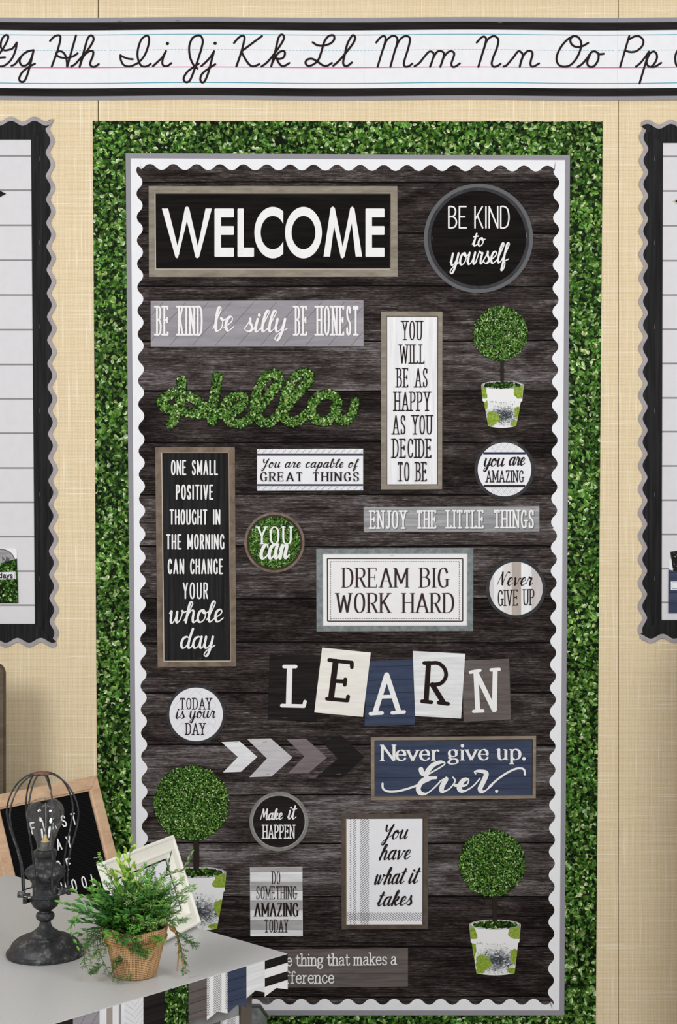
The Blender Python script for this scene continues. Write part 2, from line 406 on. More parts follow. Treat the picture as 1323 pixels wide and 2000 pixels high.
SCRIPT = {
 'a': '.52;S .4,.43 .28,.5 .12,.42 .05,.2 .1,.03 .2,0 .32,.14 .41,.46;S .41,.5 .37,.2 .4,.03 .47,0 .56,.1',
 'b': '.46;S 0,.08 .12,.4 .24,.85 .22,1 .14,.95 .1,.6 .1,.2 .14,.02 .24,0 .36,.1 .38,.32 .3,.46;S .3,.44 .4,.38 .5,.42',
 'c': '.4;S .36,.4 .3,.5 .18,.48 .07,.3 .06,.1 .16,0 .28,.03 .42,.14',
 'd': '.54;S .4,.42 .28,.5 .12,.42 .05,.2 .1,.03 .2,0 .32,.12 .42,.4;S .52,1 .45,.6 .39,.2 .42,0 .5,.02 .58,.12',
 'e': '.4;S 0,.1 .15,.2 .3,.32 .32,.44 .24,.5 .12,.42 .07,.2 .14,.02 .24,0 .42,.14',
 'f': '.34;S 0,.1 .18,.45 .3,.85 .26,1 .18,.9 .14,.5 .1,-.1 .07,-.36 .12,-.4 .2,-.28 .22,-.02 .16,.04 .38,.14',
 'h': '.52;S 0,.08 .15,.4 .28,.85 .25,1 .17,.92 .12,.5 .08,0;S .1,.2 .2,.42 .3,.5 .37,.42 .36,.15 .4,0 .48,.02 .56,.12',
 'i': '.26;S 0,.1 .06,.25 .12,.5;S .12,.5 .08,.2 .1,.02 .17,0 .28,.12;o .16,.74',
 'k': '.5;S 0,.08 .15,.4 .28,.85 .25,1 .17,.92 .12,.5 .08,0;S .1,.2 .2,.42 .34,.5 .36,.38 .26,.27 .12,.24;S .16,.25 .26,.1 .36,0 .52,.12',
 'l': '.28;S 0,.08 .15,.4 .28,.85 .25,1 .17,.92 .1,.5 .08,.15 .13,0 .2,.02 .3,.12',
 'm': '.78;S .03,.3 .1,.48 .14,.44 .12,.2 .1,0;S .11,.2 .22,.44 .32,.5 .36,.4 .33,0;S .34,.2 .45,.44 .55,.5 .6,.4 .57,.12 .62,0 .7,.02 .8,.12',
 'n': '.54;S .03,.3 .1,.48 .14,.44 .12,.2 .1,0;S .11,.2 .22,.44 .32,.5 .37,.4 .34,.12 .39,0 .46,.02 .56,.12',
 'o': '.45;S .26,.5 .12,.44 .05,.22 .1,.03 .22,0 .34,.12 .37,.32 .28,.5 .24,.42 .34,.36 .48,.42',
 'p': '.5;S 0,.1 .1,.35 .14,.5;S .14,.5 .1,0 .04,-.42;S .1,.2 .2,.44 .32,.5 .4,.36 .36,.1 .24,0 .14,.06;S .24,0 .36,.02 .52,.12',
 'r': '.4;S 0,.1 .08,.4 .12,.56;S .12,.54 .22,.46 .3,.46 .26,.2 .28,.02 .34,0 .44,.12',
 's': '.38;S 0,.1 .14,.34 .2,.52;S .2,.52 .22,.35 .32,.2 .3,.04 .18,0 .06,.06;S .28,.02 .34,.04 .42,.12',
 't': '.34;S 0,.1 .12,.45 .2,.88;S .2,.88 .12,.3 .12,.05 .2,0 .36,.12;S .02,.6 .14,.61 .34,.66',
 'u': '.52;S 0,.12 .06,.35 .08,.5;S .08,.5 .06,.2 .1,.02 .18,0 .3,.14 .4,.5;S .4,.5 .37,.2 .4,.02 .46,0 .56,.12',
 'v': '.46;S 0,.4 .08,.5 .12,.3 .16,.02 .2,0 .32,.2 .38,.46 .44,.42 .5,.46',
 'w': '.66;S 0,.4 .07,.5 .08,.3 .1,.04 .18,0 .28,.2 .32,.45;S .32,.45 .32,.1 .38,0 .48,.12 .55,.4 .52,.5 .6,.42 .7,.46',
 'y': '.5;S 0,.12 .06,.35 .08,.5;S .08,.5 .06,.2 .1,.02 .18,0 .3,.14 .4,.5;S .4,.5 .34,0 .24,-.36 .14,-.42 .08,-.32 .2,-.12 .54,.12',
 'Y': '.6;S 0,.9 .06,1 .08,.7 .16,.48 .28,.52 .45,.95;S .5,1 .4,.4 .3,-.2 .2,-.4 .1,-.34 .2,-.08 .6,.2',
 'N': '.62;S .0,.02 .08,.4 .18,1;S .18,1 .24,.5 .36,.03;S .36,.03 .44,.6 .54,1 .66,.96',
 'M': '.74;S 0,.02 .08,.5 .16,1;S .16,1 .24,.5 .3,.25;S .3,.25 .42,.7 .52,1;S .52,1 .54,.4 .6,.05 .66,0 .76,.12',
}
_gc = {}
def glyph(font, ch):
    k = (id(font), ch)
    if k not in _gc:
        p = font[ch].split(';'); it = []
        for q in p[1:]:
            c, rest = q.split(' ', 1)
            if c == 'C': it.append((c, [float(a) for a in rest.split(',')]))
            else: it.append((c, [tuple(float(a) for a in w.split(',')) for w in rest.split()]))
        _gc[k] = (float(p[0]), it)
    return _gc[k]

def pen(pts, w, k, nib, mode):
    out = []; n = len(pts)
    for i in range(n):
        a = pts[max(i - 1, 0)]; b = pts[min(i + 1, n - 1)]
        dx, dy = b[0] - a[0], -(b[1] - a[1]); l = math.hypot(dx, dy) or 1
        if mode == 'nib':
            ph = math.atan2(dy, dx) - nib; out.append(w * math.sqrt(math.sin(ph) ** 2 + (k * math.cos(ph)) ** 2))
        else:
            t = min(1, max(0, 0.42 - 0.75 * dy / l)); out.append(w * (k + (1 - k) * t * t * (3 - 2 * t)))
    if mode != 'nib':
        for _ in range(3): out = [(out[max(i - 1, 0)] + 2 * out[i] + out[min(i + 1, n - 1)]) / 4 for i in range(n)]
    return out

def text(mb, s, font, x0, x1, yt, yb, w, d, m, k=1.0, nib=0.0, serif=0.0, slant=0.0, track=0.17, mode='nib', tilt=0.0, space=0.34, sth=None, xh=0.59):
    h = yb - yt; hw = w / 2 * (1 if serif == 0 or k > 0.8 else k)
    tot = 0
    for i, ch in enumerate(s): tot += (space if ch == ' ' else glyph(font, ch)[0]) + (track if i < len(s) - 1 else 0)
    sl = serif * h; ex = sl if serif else 0
    sx = (x1 - x0 - w - 1.2 * ex) / tot; cx = 0.0
    st = sth or max(k * w, 0.6)
    for ch in s:
        if ch == ' ': cx += space + track; continue
        gw, items = glyph(font, ch)
        def T(p, cx=cx):
            if font is SCRIPT: p = (p[0], p[1] * xh * 2 if p[1] < .5 else xh + (p[1] - .5) * (1 - xh) * 2) if p[1] > 0 else p
            X = x0 + w / 2 + 0.6 * ex + (cx + p[0]) * sx + slant * p[1] * h
            return (X, yb - hw - p[1] * (h - 2 * hw) + tilt * (X - x0))
        for c, a in items:
            if c == 'L':
                q = [T(p) for p in a]; mb.ribbon(q, pen(q, w, k, nib, mode), d, m, caps=(serif == 0 or k > 0.8))
            elif c == 'S':
                q = cr([T(p) for p in a]); mb.ribbon(q, pen(q, w, k, nib, mode), d, m)
            elif c == 'C':
                n = 36; q = []
                for i in range(n + 1):
                    t = 2 * math.pi * i / n; cc, ss = math.cos(t), math.sin(t); e = 0.86
                    q.append(T((a[0] + a[2] * math.copysign(abs(cc) ** e, cc), a[1] + a[3] * math.copysign(abs(ss) ** e, ss))))
                ws = pen(q, w, k, nib, mode); mb.ribbon(q, ws, d, m, caps=False)
            elif c == 'o':
                for p in a: q = T(p); mb.disc(q[0], q[1], max(w * 0.62, 0.9), d, m, 14)
            elif serif:
                for p in a:
                    q = T(p)
                    if c in 'Blr':
                        xa, xb = (q[0] - sl if c in 'Bl' else q[0]), (q[0] + sl if c in 'Br' else q[0])
                        z = [(xa, q[1]), (xb, q[1])]
                    else: z = [(q[0], q[1] - (sl * 1.1 if c in 'uv' else 0)), (q[0], q[1] + (sl * 1.1 if c in 'dv' else 0))]
                    mb.ribbon(z, [st, st], d, m, caps=(k > 0.8))
        cx += gw + track

def trace(mb, spec, ox, oy, sc, w, d, m, k=1.0, nib=0.0, mode='nib', close=False):
    """strokes noted down on an enlarged view: origin ox, oy and scale sc"""
    res = []
    for line in spec.strip().split('\n'):
        c, rest = line.strip().split(' ', 1); pts = [tuple(float(a) for a in q.split(',')) for q in rest.split()]
        pts = [(ox + p[0] / sc, oy + p[1] / sc) for p in pts]
        if c == 'o': mb.disc(pts[0][0], pts[0][1], w * 0.8, d, m, 18); continue
        q = cr(pts) if c == 'S' else pts
        ws = pen(q, w, k, nib, mode); mb.ribbon(q, ws, d, m); res.append((q, ws))
    return res

# leaves of a printed hedge
GREENS = [lin(c) for c in ((16, 28, 10), (30, 52, 18), (50, 82, 28), (72, 112, 40), (98, 138, 62), (136, 168, 92), (184, 204, 148))]
def shade(c, f): return (min(1, c[0] * f), min(1, c[1] * f), min(1, c[2] * f), 1)
def leaf(mb, x, y, L, wd, ang, d, c, rng, m, clip=None):
    ca, sa = math.cos(ang), math.sin(ang)
    def P(u, v): return (x + u * ca - v * sa, y + u * sa + v * ca)
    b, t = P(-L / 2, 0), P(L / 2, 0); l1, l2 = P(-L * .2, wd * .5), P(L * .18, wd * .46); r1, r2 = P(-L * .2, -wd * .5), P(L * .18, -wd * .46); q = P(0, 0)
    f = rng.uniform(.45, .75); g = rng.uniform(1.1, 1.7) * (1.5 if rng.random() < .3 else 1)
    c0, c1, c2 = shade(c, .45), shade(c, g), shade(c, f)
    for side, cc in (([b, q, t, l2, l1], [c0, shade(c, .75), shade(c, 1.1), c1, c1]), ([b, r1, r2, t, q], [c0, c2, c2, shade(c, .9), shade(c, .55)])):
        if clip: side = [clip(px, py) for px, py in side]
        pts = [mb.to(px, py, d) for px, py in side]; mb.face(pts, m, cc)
def leaf_fill(mb, x0, y0, x1, y1, inside, step, size, d0, d1, seed, weights=(3, 4, 5, 4, 3, 2, 1), m=None, asp=0.58, tone=None, clip=None):
    rng = random.Random(seed); pts = []
    y = y0
    while y < y1:
        x = x0
        while x < x1:
            px, py = x + rng.uniform(-.5, .5) * step, y + rng.uniform(-.5, .5) * step
            if inside(px, py): pts.append((px, py))
            x += step
        y += step
    rng.shuffle(pts); n = len(pts)
    for i, (px, py) in enumerate(pts):
        t = i / max(1, n - 1)
        ci = rng.choices(range(7), weights)[0]
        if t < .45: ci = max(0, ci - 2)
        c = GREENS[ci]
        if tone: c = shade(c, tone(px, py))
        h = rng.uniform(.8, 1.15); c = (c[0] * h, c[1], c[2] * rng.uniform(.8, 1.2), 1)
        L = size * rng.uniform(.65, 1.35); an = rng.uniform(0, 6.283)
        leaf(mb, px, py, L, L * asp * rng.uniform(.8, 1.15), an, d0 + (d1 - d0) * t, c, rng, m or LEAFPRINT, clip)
def blotch(seed, sc, lo, hi):
    rng = random.Random(seed); ks = [(rng.uniform(-1, 1) / sc, rng.uniform(-1, 1) / sc, rng.uniform(0, 6.28)) for _ in range(7)]
    def f(x, y):
        v = sum(math.sin(a * x * 6.28 + b * y * 6.28 + p) for a, b, p in ks) / 7
        return lo + (hi - lo) * (0.5 + 0.9 * v if abs(v) < .55 else (1 if v > 0 else 0))
    return f

# ------------------------------------------------------------------ the setting: fabric wall, floor, rail
def structure(name, mb, **kw):
    o = mb.build(name, **kw); o['kind'] = 'structure'; return o
SEAM = plain((92, 72, 46), 0.9)
w = MB()
zb, zt = 0.0, CAMZ + 1000 * D / F + 0.004
for xa, xb in ((-2.6, 191.0), (193.0, 1207.2), (1209.2, None)):
    X0 = -2.6 if xa == -2.6 else W(xa, 0).x
    X1 = 2.6 if xb is None else W(xb, 0).x
    w.box(X0, X1, D, D + 0.03, zb, zt, BURLAP)
w.box(-2.6, 2.6, D + 0.008, D + 0.05, zb, zt, SEAM)
structure('wall_back', w)
w = MB(); w.box(-2.6, 2.6, D - 0.012, D + 0.05, zt, zt + 0.06, plain((176, 164, 160), 0.5)); structure('trim_1', w)
w = MB(); w.box(-2.6, 2.6, -1.0, D + 0.05, -0.05, 0.0, grain('carpet_floor', (150, 148, 146), (172, 170, 166), (60, 60, 60), 0.95)); structure('floor', w)

def lerp(a, b, t): return a + (b - a) * t
def staple(root, *spots, m=STEEL):
    for (x, y, a) in spots:
        p = PX(); d0 = 0.0042; c, s_ = math.cos(R(a)) * 4.2, math.sin(R(a)) * 4.2
        p.tube([p.to(x - c, y - s_, d0 - .0012), p.to(x - c, y - s_, d0), p.to(x + c, y + s_, d0), p.to(x + c, y + s_, d0 - .0012)], 0.00045, m, 6)
        p.build('staple', root)

# ------------------------------------------------------------------ hedge-printed backing paper
hx0 = lambda y: lerp(181, 193, (y - 236) / 1764)
hx1 = lambda y: lerp(1178, 1164.3, (y - 238) / 1762)
hedge = thing('hedge_print_paper', 'tall sheet of green leaf print paper behind the dark wood board', 'wall paper', W(680, 1130))
p = PX()
p.slab([(hx0(236), 236), (hx1(238), 238), (hx1(2100), 2100), (hx0(2100), 2100)], 0.0003, 0.0008, plain((20, 34, 14), 0.6))
p.build('paper', hedge)
p = PX()
def in_hedge(x, y):
    if not (hx0(y) + .5 < x < hx1(y) - .5 and y > 238): return False
    if lerp(258, 270, (y - 300) / 1700) < x < lerp(1102, 1090, (y - 300) / 1700) and 314 < y < 1972: return False
    return True
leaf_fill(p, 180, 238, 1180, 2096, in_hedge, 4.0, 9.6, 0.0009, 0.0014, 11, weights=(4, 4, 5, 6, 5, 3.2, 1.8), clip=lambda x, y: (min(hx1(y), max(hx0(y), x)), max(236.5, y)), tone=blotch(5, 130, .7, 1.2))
p.build('leaf_print', hedge)

# ------------------------------------------------------------------ dark wood plank paper
wood = thing('wood_print_paper', 'large sheet of charcoal wood plank paper under all the signs', 'wall paper', W(680, 1140))
p = PX(); seams = [300, 355, 455, 558, 665, 763, 863, 965, 1066, 1168, 1254, 1353, 1454, 1552, 1646, 1750, 1848, 1946, 1979]
wx = lambda y: (lerp(250, 262, (y - 300) / 1685), lerp(1109, 1098, (y - 300) / 1685))
rng = random.Random(3); SE = plain((9, 7, 7), 0.7)
p.slab([(wx(300)[0], 303), (wx(300)[1], 305), (wx(1979)[1], 1979), (wx(1979)[0], 1979)], 0.0015, 0.0019, SE)
for i in range(len(seams) - 1):
    ya, yb = seams[i] + (2.2 if i else 6), seams[i + 1] - 0.6
    c = (rng.random(), rng.random(), rng.random(), 1); tl = rng.uniform(-1.5, 1.5)
    nseg = 14
    for k in range(nseg):
        f0, f1 = k / nseg, (k + 1) / nseg
        q = [(lerp(wx(ya)[0], wx(ya)[1], f), ya + (math.sin(f * 9 + i * 2) * .8 if i else 0)) for f in (f0, f1)]
        r = [(lerp(wx(yb)[0], wx(yb)[1], f), yb + math.sin(f * 9 + i * 2 + 2) * .8) for f in (f1, f0)]
        p.face([p.to(x, y, 0.0022) for x, y in ccw(q + r)], PLANKS, [c] * 4)
p.build('plank_print', wood)

# ------------------------------------------------------------------ white scalloped trim with grey outer edge
TRIMG = 'white scalloped trim strips around the wood board'
def trim(label, axis, t0, t1, edge, inward, phase, per=45.7, dz=0.0026):
    """edge(t): outer line; inward: +1/-1 direction towards the board"""
    mid = (t0 + t1) / 2; c = W(edge(mid), mid) if axis == 'v' else W(mid, edge(mid))
    o = thing('scalloped_trim', label, 'border trim', c, TRIMG)
    n = int((t1 - t0) / 2.4); A, B, C_, = [], [], []
    for i in range(n + 1):
        t = lerp(t0, t1, i / n); cw = math.cos((t - phase) / per * 2 * math.pi); sc = 26.4 + 5.8 * math.copysign(abs(cw) ** .8, cw)
        e = edge(t)
        cut = lambda q: min(t1 - q, max(t0 + q, t))      # mitred ends on the two level strips
        P = (lambda q: (e + inward * q, t)) if axis == 'v' else (lambda q: (cut(q), e + inward * q))
        A.append(P(0)); B.append(P(9.8)); C_.append(P(sc))
    for nm, a, b, m in (('white_band', B, C_, WHITE), ('grey_edge', A, B, GREY_EDGE)):
        p = PX()
        p.band(a, b, dz + 0.0004, m, False)
        for q in (a, b):
            for i in range(n): p.face([p.to(*q[i], dz + .0004), p.to(*q[i + 1], dz + .0004), p.to(*q[i + 1], dz), p.to(*q[i], dz)], m)
        p.build(nm, o)
    return o
le = lambda y: lerp(245.5, 259.5, (y - 300) / 1685)
re = lambda y: lerp(1114, 1102.8, (y - 303) / 1680)
te = lambda x: lerp(299.5, 303, (x - 245) / 870)
be = lambda x: 1983
o = trim('white scalloped strip along the top of the wood board', 'h', 245, 1113.5, te, 1, 1000 + 188 / 4, dz=0.0030)
staple(o, (930, 307, 0))
o = trim('white scalloped strip on the board side nearer the letter board, upper length', 'v', 300, 969, le, 1, 1041 - 45.7 * 9)
o = trim('white scalloped strip on the board side nearer the letter board, lower length', 'v', 967, 1983, le, 1, 1041 - 45.7 * 9 + 2, dz=0.0022)
o = trim('white scalloped strip beside the two amazing and give up rounds, upper length', 'v', 303, 1034, re, -1, 380)
o = trim('white scalloped strip beside the lower pot-plant cutout, lower length', 'v', 1032, 1983, re, -1, 384, dz=0.0022)
o = trim('white scalloped strip along the bottom of the wood board', 'h', 262, 1102.5, be, -1, 543.5, per=45.4, dz=0.0030)

# ------------------------------------------------------------------ cursive alphabet strips
CYAN = plain((62, 150, 172), 0.5); CYAN_L = plain((140, 190, 202), 0.5); PINK = plain((206, 64, 128), 0.5)
ALPH = {
 'Gg Hh': ((0, 30, 6.0136), '''S -60,450 -20,462 35,390 80,310 97,255 85,232 60,235 25,275 8,340 15,385 50,410 100,405 150,385 197,320
S 197,320 185,400 150,490 100,555 50,590 0,600 -40,580 -75,530 -60,505 0,497 60,493
S 135,592 180,570 250,480 320,425 395,408
S 350,414 280,450 240,500 232,550 260,590 310,585 350,540 385,450 395,408
S 395,408 360,560 320,700 290,765 258,782 230,765 228,730 260,670 330,610 410,568
S 588,300 630,255 670,235 705,240 708,290 680,400 645,500 608,600
L 893,235 790,600
S 912,445 860,480 790,498 720,495 675,475 660,445 690,422 735,430 770,475 785,540 788,600
S 835,600 880,575 940,510 1020,420 1075,340 1100,280 1085,240 1055,240 1025,285 1000,370 970,480 935,605
S 945,575 975,490 1020,440 1070,415 1095,430 1090,480 1065,540 1060,580 1085,603 1120,600 1160,572'''),
 'Ii Jj Kk Ll': ((210, 30, 5.292), '''S 262,453 215,448 165,430 133,412
S 133,412 138,460 165,510 215,528 270,515 330,480 385,410 420,320 430,250 420,215 395,212 350,250 320,330 310,410 325,480 350,520 385,530 420,520 448,500
S 470,525 520,480 570,430 605,368
S 605,368 575,440 568,500 590,525 625,520 660,495
o 620,291
S 932,552 895,520 860,450 845,370 850,300 880,235 925,210 965,215 985,260 975,330 945,430 910,530 860,660 825,690 795,680 790,640 830,580 890,535 943,500
S 970,525 1020,480 1065,430 1102,370
S 1102,370 1070,490 1040,600 1005,680 975,692 960,660 975,610 1030,560 1115,505
o 1113,289'''),
 'Kk': ((440, 30, 4.725), '''S 82,255 120,210 155,188 178,200 172,250 145,350 103,472
L 340,190 160,325
S 150,335 190,410 230,460 265,470 315,450
S 335,472 380,440 430,385 500,290 540,220 538,185 515,178 490,215 465,320 425,472
S 440,430 465,380 500,340 540,328 552,355 535,390 500,402 470,395
S 475,395 490,430 520,465 550,465 592,440
S 808,248 850,275 910,278 970,260 1005,225 1005,190 985,182 950,195 915,245 890,330 860,410 810,455 765,465 742,440 755,410 800,400 850,425 900,460 940,465 985,440
S 998,465 1050,420 1110,350 1180,260 1200,210 1190,185 1170,190 1130,260 1105,360 1090,430 1100,462 1130,465 1170,435'''),
 'Mm': ((710, 30, 5.752), '''S 145,305 190,250 230,232 250,255 240,320 205,430 160,578
S 225,370 260,285 310,238 350,232 382,260 375,330 345,430 305,578
S 360,380 400,290 450,240 500,235 525,270 505,370 470,480 455,545 470,575 510,572 550,543
S 575,572 630,535 690,460 740,408 780,415 792,450 775,510 750,578
S 765,540 790,470 830,410 870,400 905,425 895,490 865,578
S 885,520 910,460 960,408 1000,405 1022,430 1010,480 990,540 1000,575 1035,575 1085,540'''),
 'Nn': ((910, 30, 5.752), '''S 125,305 170,255 205,238 230,265 215,340 185,440 143,578
S 205,380 240,280 300,235 340,240 368,280 350,370 310,470 293,540 310,575 350,572 393,545
S 425,575 460,560 530,480 590,405 630,420 642,455 625,510 608,578
S 620,530 650,450 700,400 740,405 752,440 735,500 728,550 745,575 775,570 825,540'''),
 'Oo': ((1080, 30, 5.444), '''S 215,222 160,255 100,320 55,400 42,470 65,525 120,545 185,530 245,470 290,380 305,300 280,240 235,220 200,235 188,270 205,310 250,335 310,330 378,293
S 265,548 310,520 360,465 410,395 450,383 485,410 485,470 450,530 410,548 375,530 370,485 400,410
S 485,410 515,412 543,408'''),
 'Pp': ((1080, 30, 5.444), '''L 815,220 717,550
S 815,255 870,225 925,225 965,270 950,330 890,380 830,390 780,378
S 885,545 930,510 980,450 1025,385
L 1025,385 925,722
S 1000,490 1025,420 1065,385 1100,400 1110,450 1085,510 1040,548 1010,530 1000,500
S 1040,548 1090,545 1155,505
S 1460,300 1400,335 1350,350 1312,410 1305,470 1318,530 1360,550 1430,520 1490,440 1500,350 1440,300 1390,290 1340,350
L 1420,500 1500,560'''),
}
def strip(label, x0, x1, keys, dz):
    o = thing('alphabet_strip', label, 'alphabet strip', W((x0 + x1) / 2, 115), 'cursive alphabet strips along the top of the wall')
    n = max(2, int((x1 - x0) / 12)); xs = [lerp(x0, x1, i / n) for i in range(n + 1)]
    wv = lambda x: 0.9 * math.sin(x / 83.0) - 0.4
    def rows(pp, ya, yb, d, m):
        for i in range(n): pp.poly([(xs[i], ya + wv(xs[i])), (xs[i + 1], ya + wv(xs[i + 1])), (xs[i + 1], yb + wv(xs[i + 1])), (xs[i], yb + wv(xs[i]))], d, m)
    p = PX(); p.slabrect(x0, 36, x1, 194, dz - .0006, dz - .0001, WHITE)
    rows(p, 34.5, 195.5, dz, WHITE); p.build('card', o)
    for nm_, ya, yb, mt in (('grey_edge', 34.5, 43.2, GREY_EDGE), ('grey_edge', 187.6, 195.5, GREY_EDGE), ('black_band', 43.2, 59.2, BLACK), ('black_band', 172, 187.6, BLACK)):
        p = PX(); rows(p, ya, yb, dz + .0002, mt); p.build(nm_, o)
    p = PX()
    rows(p, 67.4, 68.9, dz + .0002, CYAN); rows(p, 161.6, 163.1, dz + .0002, CYAN); rows(p, 131, 132.6, dz + .0002, PINK)
    x = x0
    while x < x1 - 6: p.rect(x, 97.3 + wv(x), x + 4.6, 98.6 + wv(x), dz + .0002, CYAN_L); x += 7
    p.build('ruled_line', o)
    p = PX()
    for kx in keys: t, spec = ALPH[kx]; trace(p, spec, *t, 4.1, dz + .0004, INK_B)
    p.build('lettering', o)
    return o
o = strip('white alphabet strip with cursive Gg and Hh', -280, 215.5, ['Gg Hh'], 0.0012)
o = strip('white alphabet strip with cursive Ii Jj Kk and Ll', 214, 713.5, ['Ii Jj Kk Ll', 'Kk'], 0.0022); staple(o, (234, 41, 0), (347, 40, -4))
o = strip('white alphabet strip with cursive Mm Nn and Oo', 712, 1208, ['Mm', 'Nn', 'Oo'], 0.0032); staple(o, (977, 44, 0))
o = strip('white alphabet strip beginning with cursive Pp', 1207, 1700, ['Pp'], 0.0042)

# ------------------------------------------------------------------ shiplap boards with black scalloped trim at both sides
SHIP = plain((211, 210, 213), 0.5); SHIPL = plain((140, 136, 138), 0.6); TRGREY = grain('grey_wood_edge', (150, 144, 146), (172, 166, 168), (30, 1, 30))
def side_board(side):
    if side == 'left':
        fx = lambda y: lerp(60.5, 68.3, (y - 270) / 950); far = -240; ft, fb = 272.5, 1218.5; s = 1; ph = 275; top_ph = 21.5; bot_ph = 57
        lines = [304.5, 371.5, 440, 508, 576, 644, 712, 779, 846, 914, 981, 1048, 1115.5, 1182]; lab = ('hanging arrow card', )
        oy = (227.5, 1264); nm = 'the letter board'
    else:
        fx = lambda y: lerp(1295.5, 1293, (y - 270) / 940); far = 1590; ft, fb = 279, 1211; s = -1; ph = 268; top_ph = 1311; bot_ph = 1272
        lines = [305.5, 373, 441, 509, 576, 643, 710, 777, 843, 910, 977, 1043.6, 1110.6, 1176.6]
        oy = (233.5, 1256)
    c = W(fx(700), 740)
    o = thing('shiplap_paper', 'pale grey shiplap paper inside the black scalloped trim, %s' % ('leaf pocket on it' if s > 0 else 'navy pocket on it'), 'wall paper', c)
    p = PX(); p.slab([(far, ft - 6), (fx(ft) + s * 6, ft - 6), (fx(fb) + s * 6, fb + 6), (far, fb + 6)], 0.0003, 0.0012, SHIP); p.build('paper', o)
    p = PX()
    for y in lines: p.rect(min(far, fx(y)), y - 1.6, max(far, fx(y)), y + 1.6, 0.0015, SHIPL)
    p.build('plank_line', o)
    # side strip
    def make(label, pts_in, mid, out, c, dz):
        t = thing('scalloped_trim', label, 'border trim', c, 'black scalloped trim strips with grey edges')
        for nmx, a, b, m in (('black_band', pts_in, mid, BLACK_V), ('grey_edge', mid, out, TRGREY)):
            q = PX(); q.band(a, b, dz + .0006, m, False)
            for e in (a, b):
                for i in range(len(e) - 1): q.face([q.to(*e[i], dz + .0006), q.to(*e[i + 1], dz + .0006), q.to(*e[i + 1], dz), q.to(*e[i], dz)], m)
            q.build(nmx, t)
        return t
    side_txt = 'beside the hedge paper, letter board side' if s > 0 else 'beside the hedge paper, opposite the letter board'
    y0, y1 = oy[0] + 5, oy[1] - 5; n = 420; A, B, C_ = [], [], []
    for i in range(n + 1):
        y = lerp(y0, y1, i / n); ww = 0.5 + 0.5 * math.cos((y - ph) / 45.8 * 2 * math.pi); ww = ww ** .85
        a = fx(y); A.append((a, min(fb, max(ft, y)))); B.append((a + s * (28.5 + 9.5 * ww), y)); C_.append((a + s * (37 + 9.5 * ww), y))
    t = make('black scalloped upright strip %s' % side_txt, A, B, C_, W(fx(740) + s * 20, 740), 0.0020)
    for k in range(6): staple(t, (fx(300) + s * 16, lerp(310, 1130, k / 5), 90))
    for which, face_y, oy_, sg, pp in (('top', ft, oy[0], -1, top_ph), ('bottom', fb, oy[1], 1, bot_ph)):
        xin = fx(face_y) + s * 42; A, B, C_ = [], [], []; n = 150
        for i in range(n + 1):
            x = lerp(far, xin, i / n); ww = 0.5 + 0.5 * math.cos((x - pp) / 45.8 * 2 * math.pi)
            A.append((min(x, fx(face_y)) if s > 0 else max(x, fx(face_y)), face_y)); B.append((x, oy_ - sg * (8.5 + 9.5 * (1 - ww)))); C_.append((x, oy_ - sg * 9.5 * (1 - ww)))
        make('black scalloped strip along the %s of the shiplap paper, %s' % (which, 'leaf pocket side' if s > 0 else 'navy pocket side'), A, B, C_, W(lerp(far, xin, .8), face_y), 0.0028 if which == 'top' else 0.0032)
side_board('left'); side_board('right')
o = thing('arrow_card', 'black arrow tip card on the shiplap near the Gg strip', 'wall card', W(-60, 378))
p = PX(); p.slab([(-120, 352), (-40, 352), (12, 378.5), (-40, 405), (-120, 405), (-70, 378.5)], 0.0018, 0.0026, BLACK); p.build('card', o)
o = thing('arrow_card', 'dark pointed card with pale rim on the shiplap below the Pp strip', 'wall card', W(1380, 393))
p = PX(); p.slab([(1315, 393), (1345, 373), (1440, 373), (1440, 413), (1345, 413)], 0.0018, 0.0026, plain((190, 184, 172))); p.build('card', o)
p = PX(); p.poly([(1319, 393), (1347, 376), (1437, 376), (1437, 410), (1347, 410)], 0.0029, BLACK); p.build('black_print', o)
# leaf pocket with a badge card
o = thing('badge_card', 'white rounded card with grey round badge tucked in leaf pocket', 'card', W(0, 1090))
p = PX(); p.slab([(-40, 1071)] + [(28 + 5 * math.sin(a), 1076 - 5 * math.cos(a)) for a in (0, .5, 1.05, 1.57)] + [(33, 1125), (-40, 1125)], 0.0020, 0.0026, WHITE); p.build('card', o)
p = PX(); p.disc(2, 1101, 29, .0028, plain((104, 96, 92))); p.disc(2, 1101, 27, .0030, GREYWOOD); trace(p, 'L 5,1088 5.5,1096\nL 6,1090 12,1098\nL 13,1088 12,1098\nL 15,1089 15,1098\nL 19,1090 15,1094\nL 16,1093 20,1098', 0, 0, 1, 1.3, .0032, INK_B); p.build('badge', o)
o = thing('wall_pocket', 'leaf print pocket with white days label on the shiplap', 'pocket', W(0, 1140))
def in_pocket(x, y): return -34 < x < lerp(33, 35.5, (y - 1091) / 87) - 1.5 and lerp(1101, 1091, max(0, x) / 33) + 1.5 < y < 1176.5
p = PX(); p.slab([(-36, 1092), (0, 1101), (33, 1091), (35.7, 1178), (-36, 1178)], .0034, .0042, plain((22, 36, 14))); p.build('pocket_body', o)
p = PX(); leaf_fill(p, -36, 1090, 37, 1179, in_pocket, 2.8, 5.4, .0044, .0048, 77); p.build('leaf_print', o)
p = PX(); p.slab([(-34, 1118.5), (30, 1116.8), (31, 1131), (-34, 1133)], .0050, .0053, WHITE); p.frame_line([(-32, 1120.3), (28.2, 1118.8), (29, 1129.6), (-32, 1131)], .8, .0055, GREY_EDGE)
text(p, 'days', LOWER, -2.5, 25.5, 1118, 1129.4, 1.9, .0056, INK_B, track=.1); p.build('name_label', o)
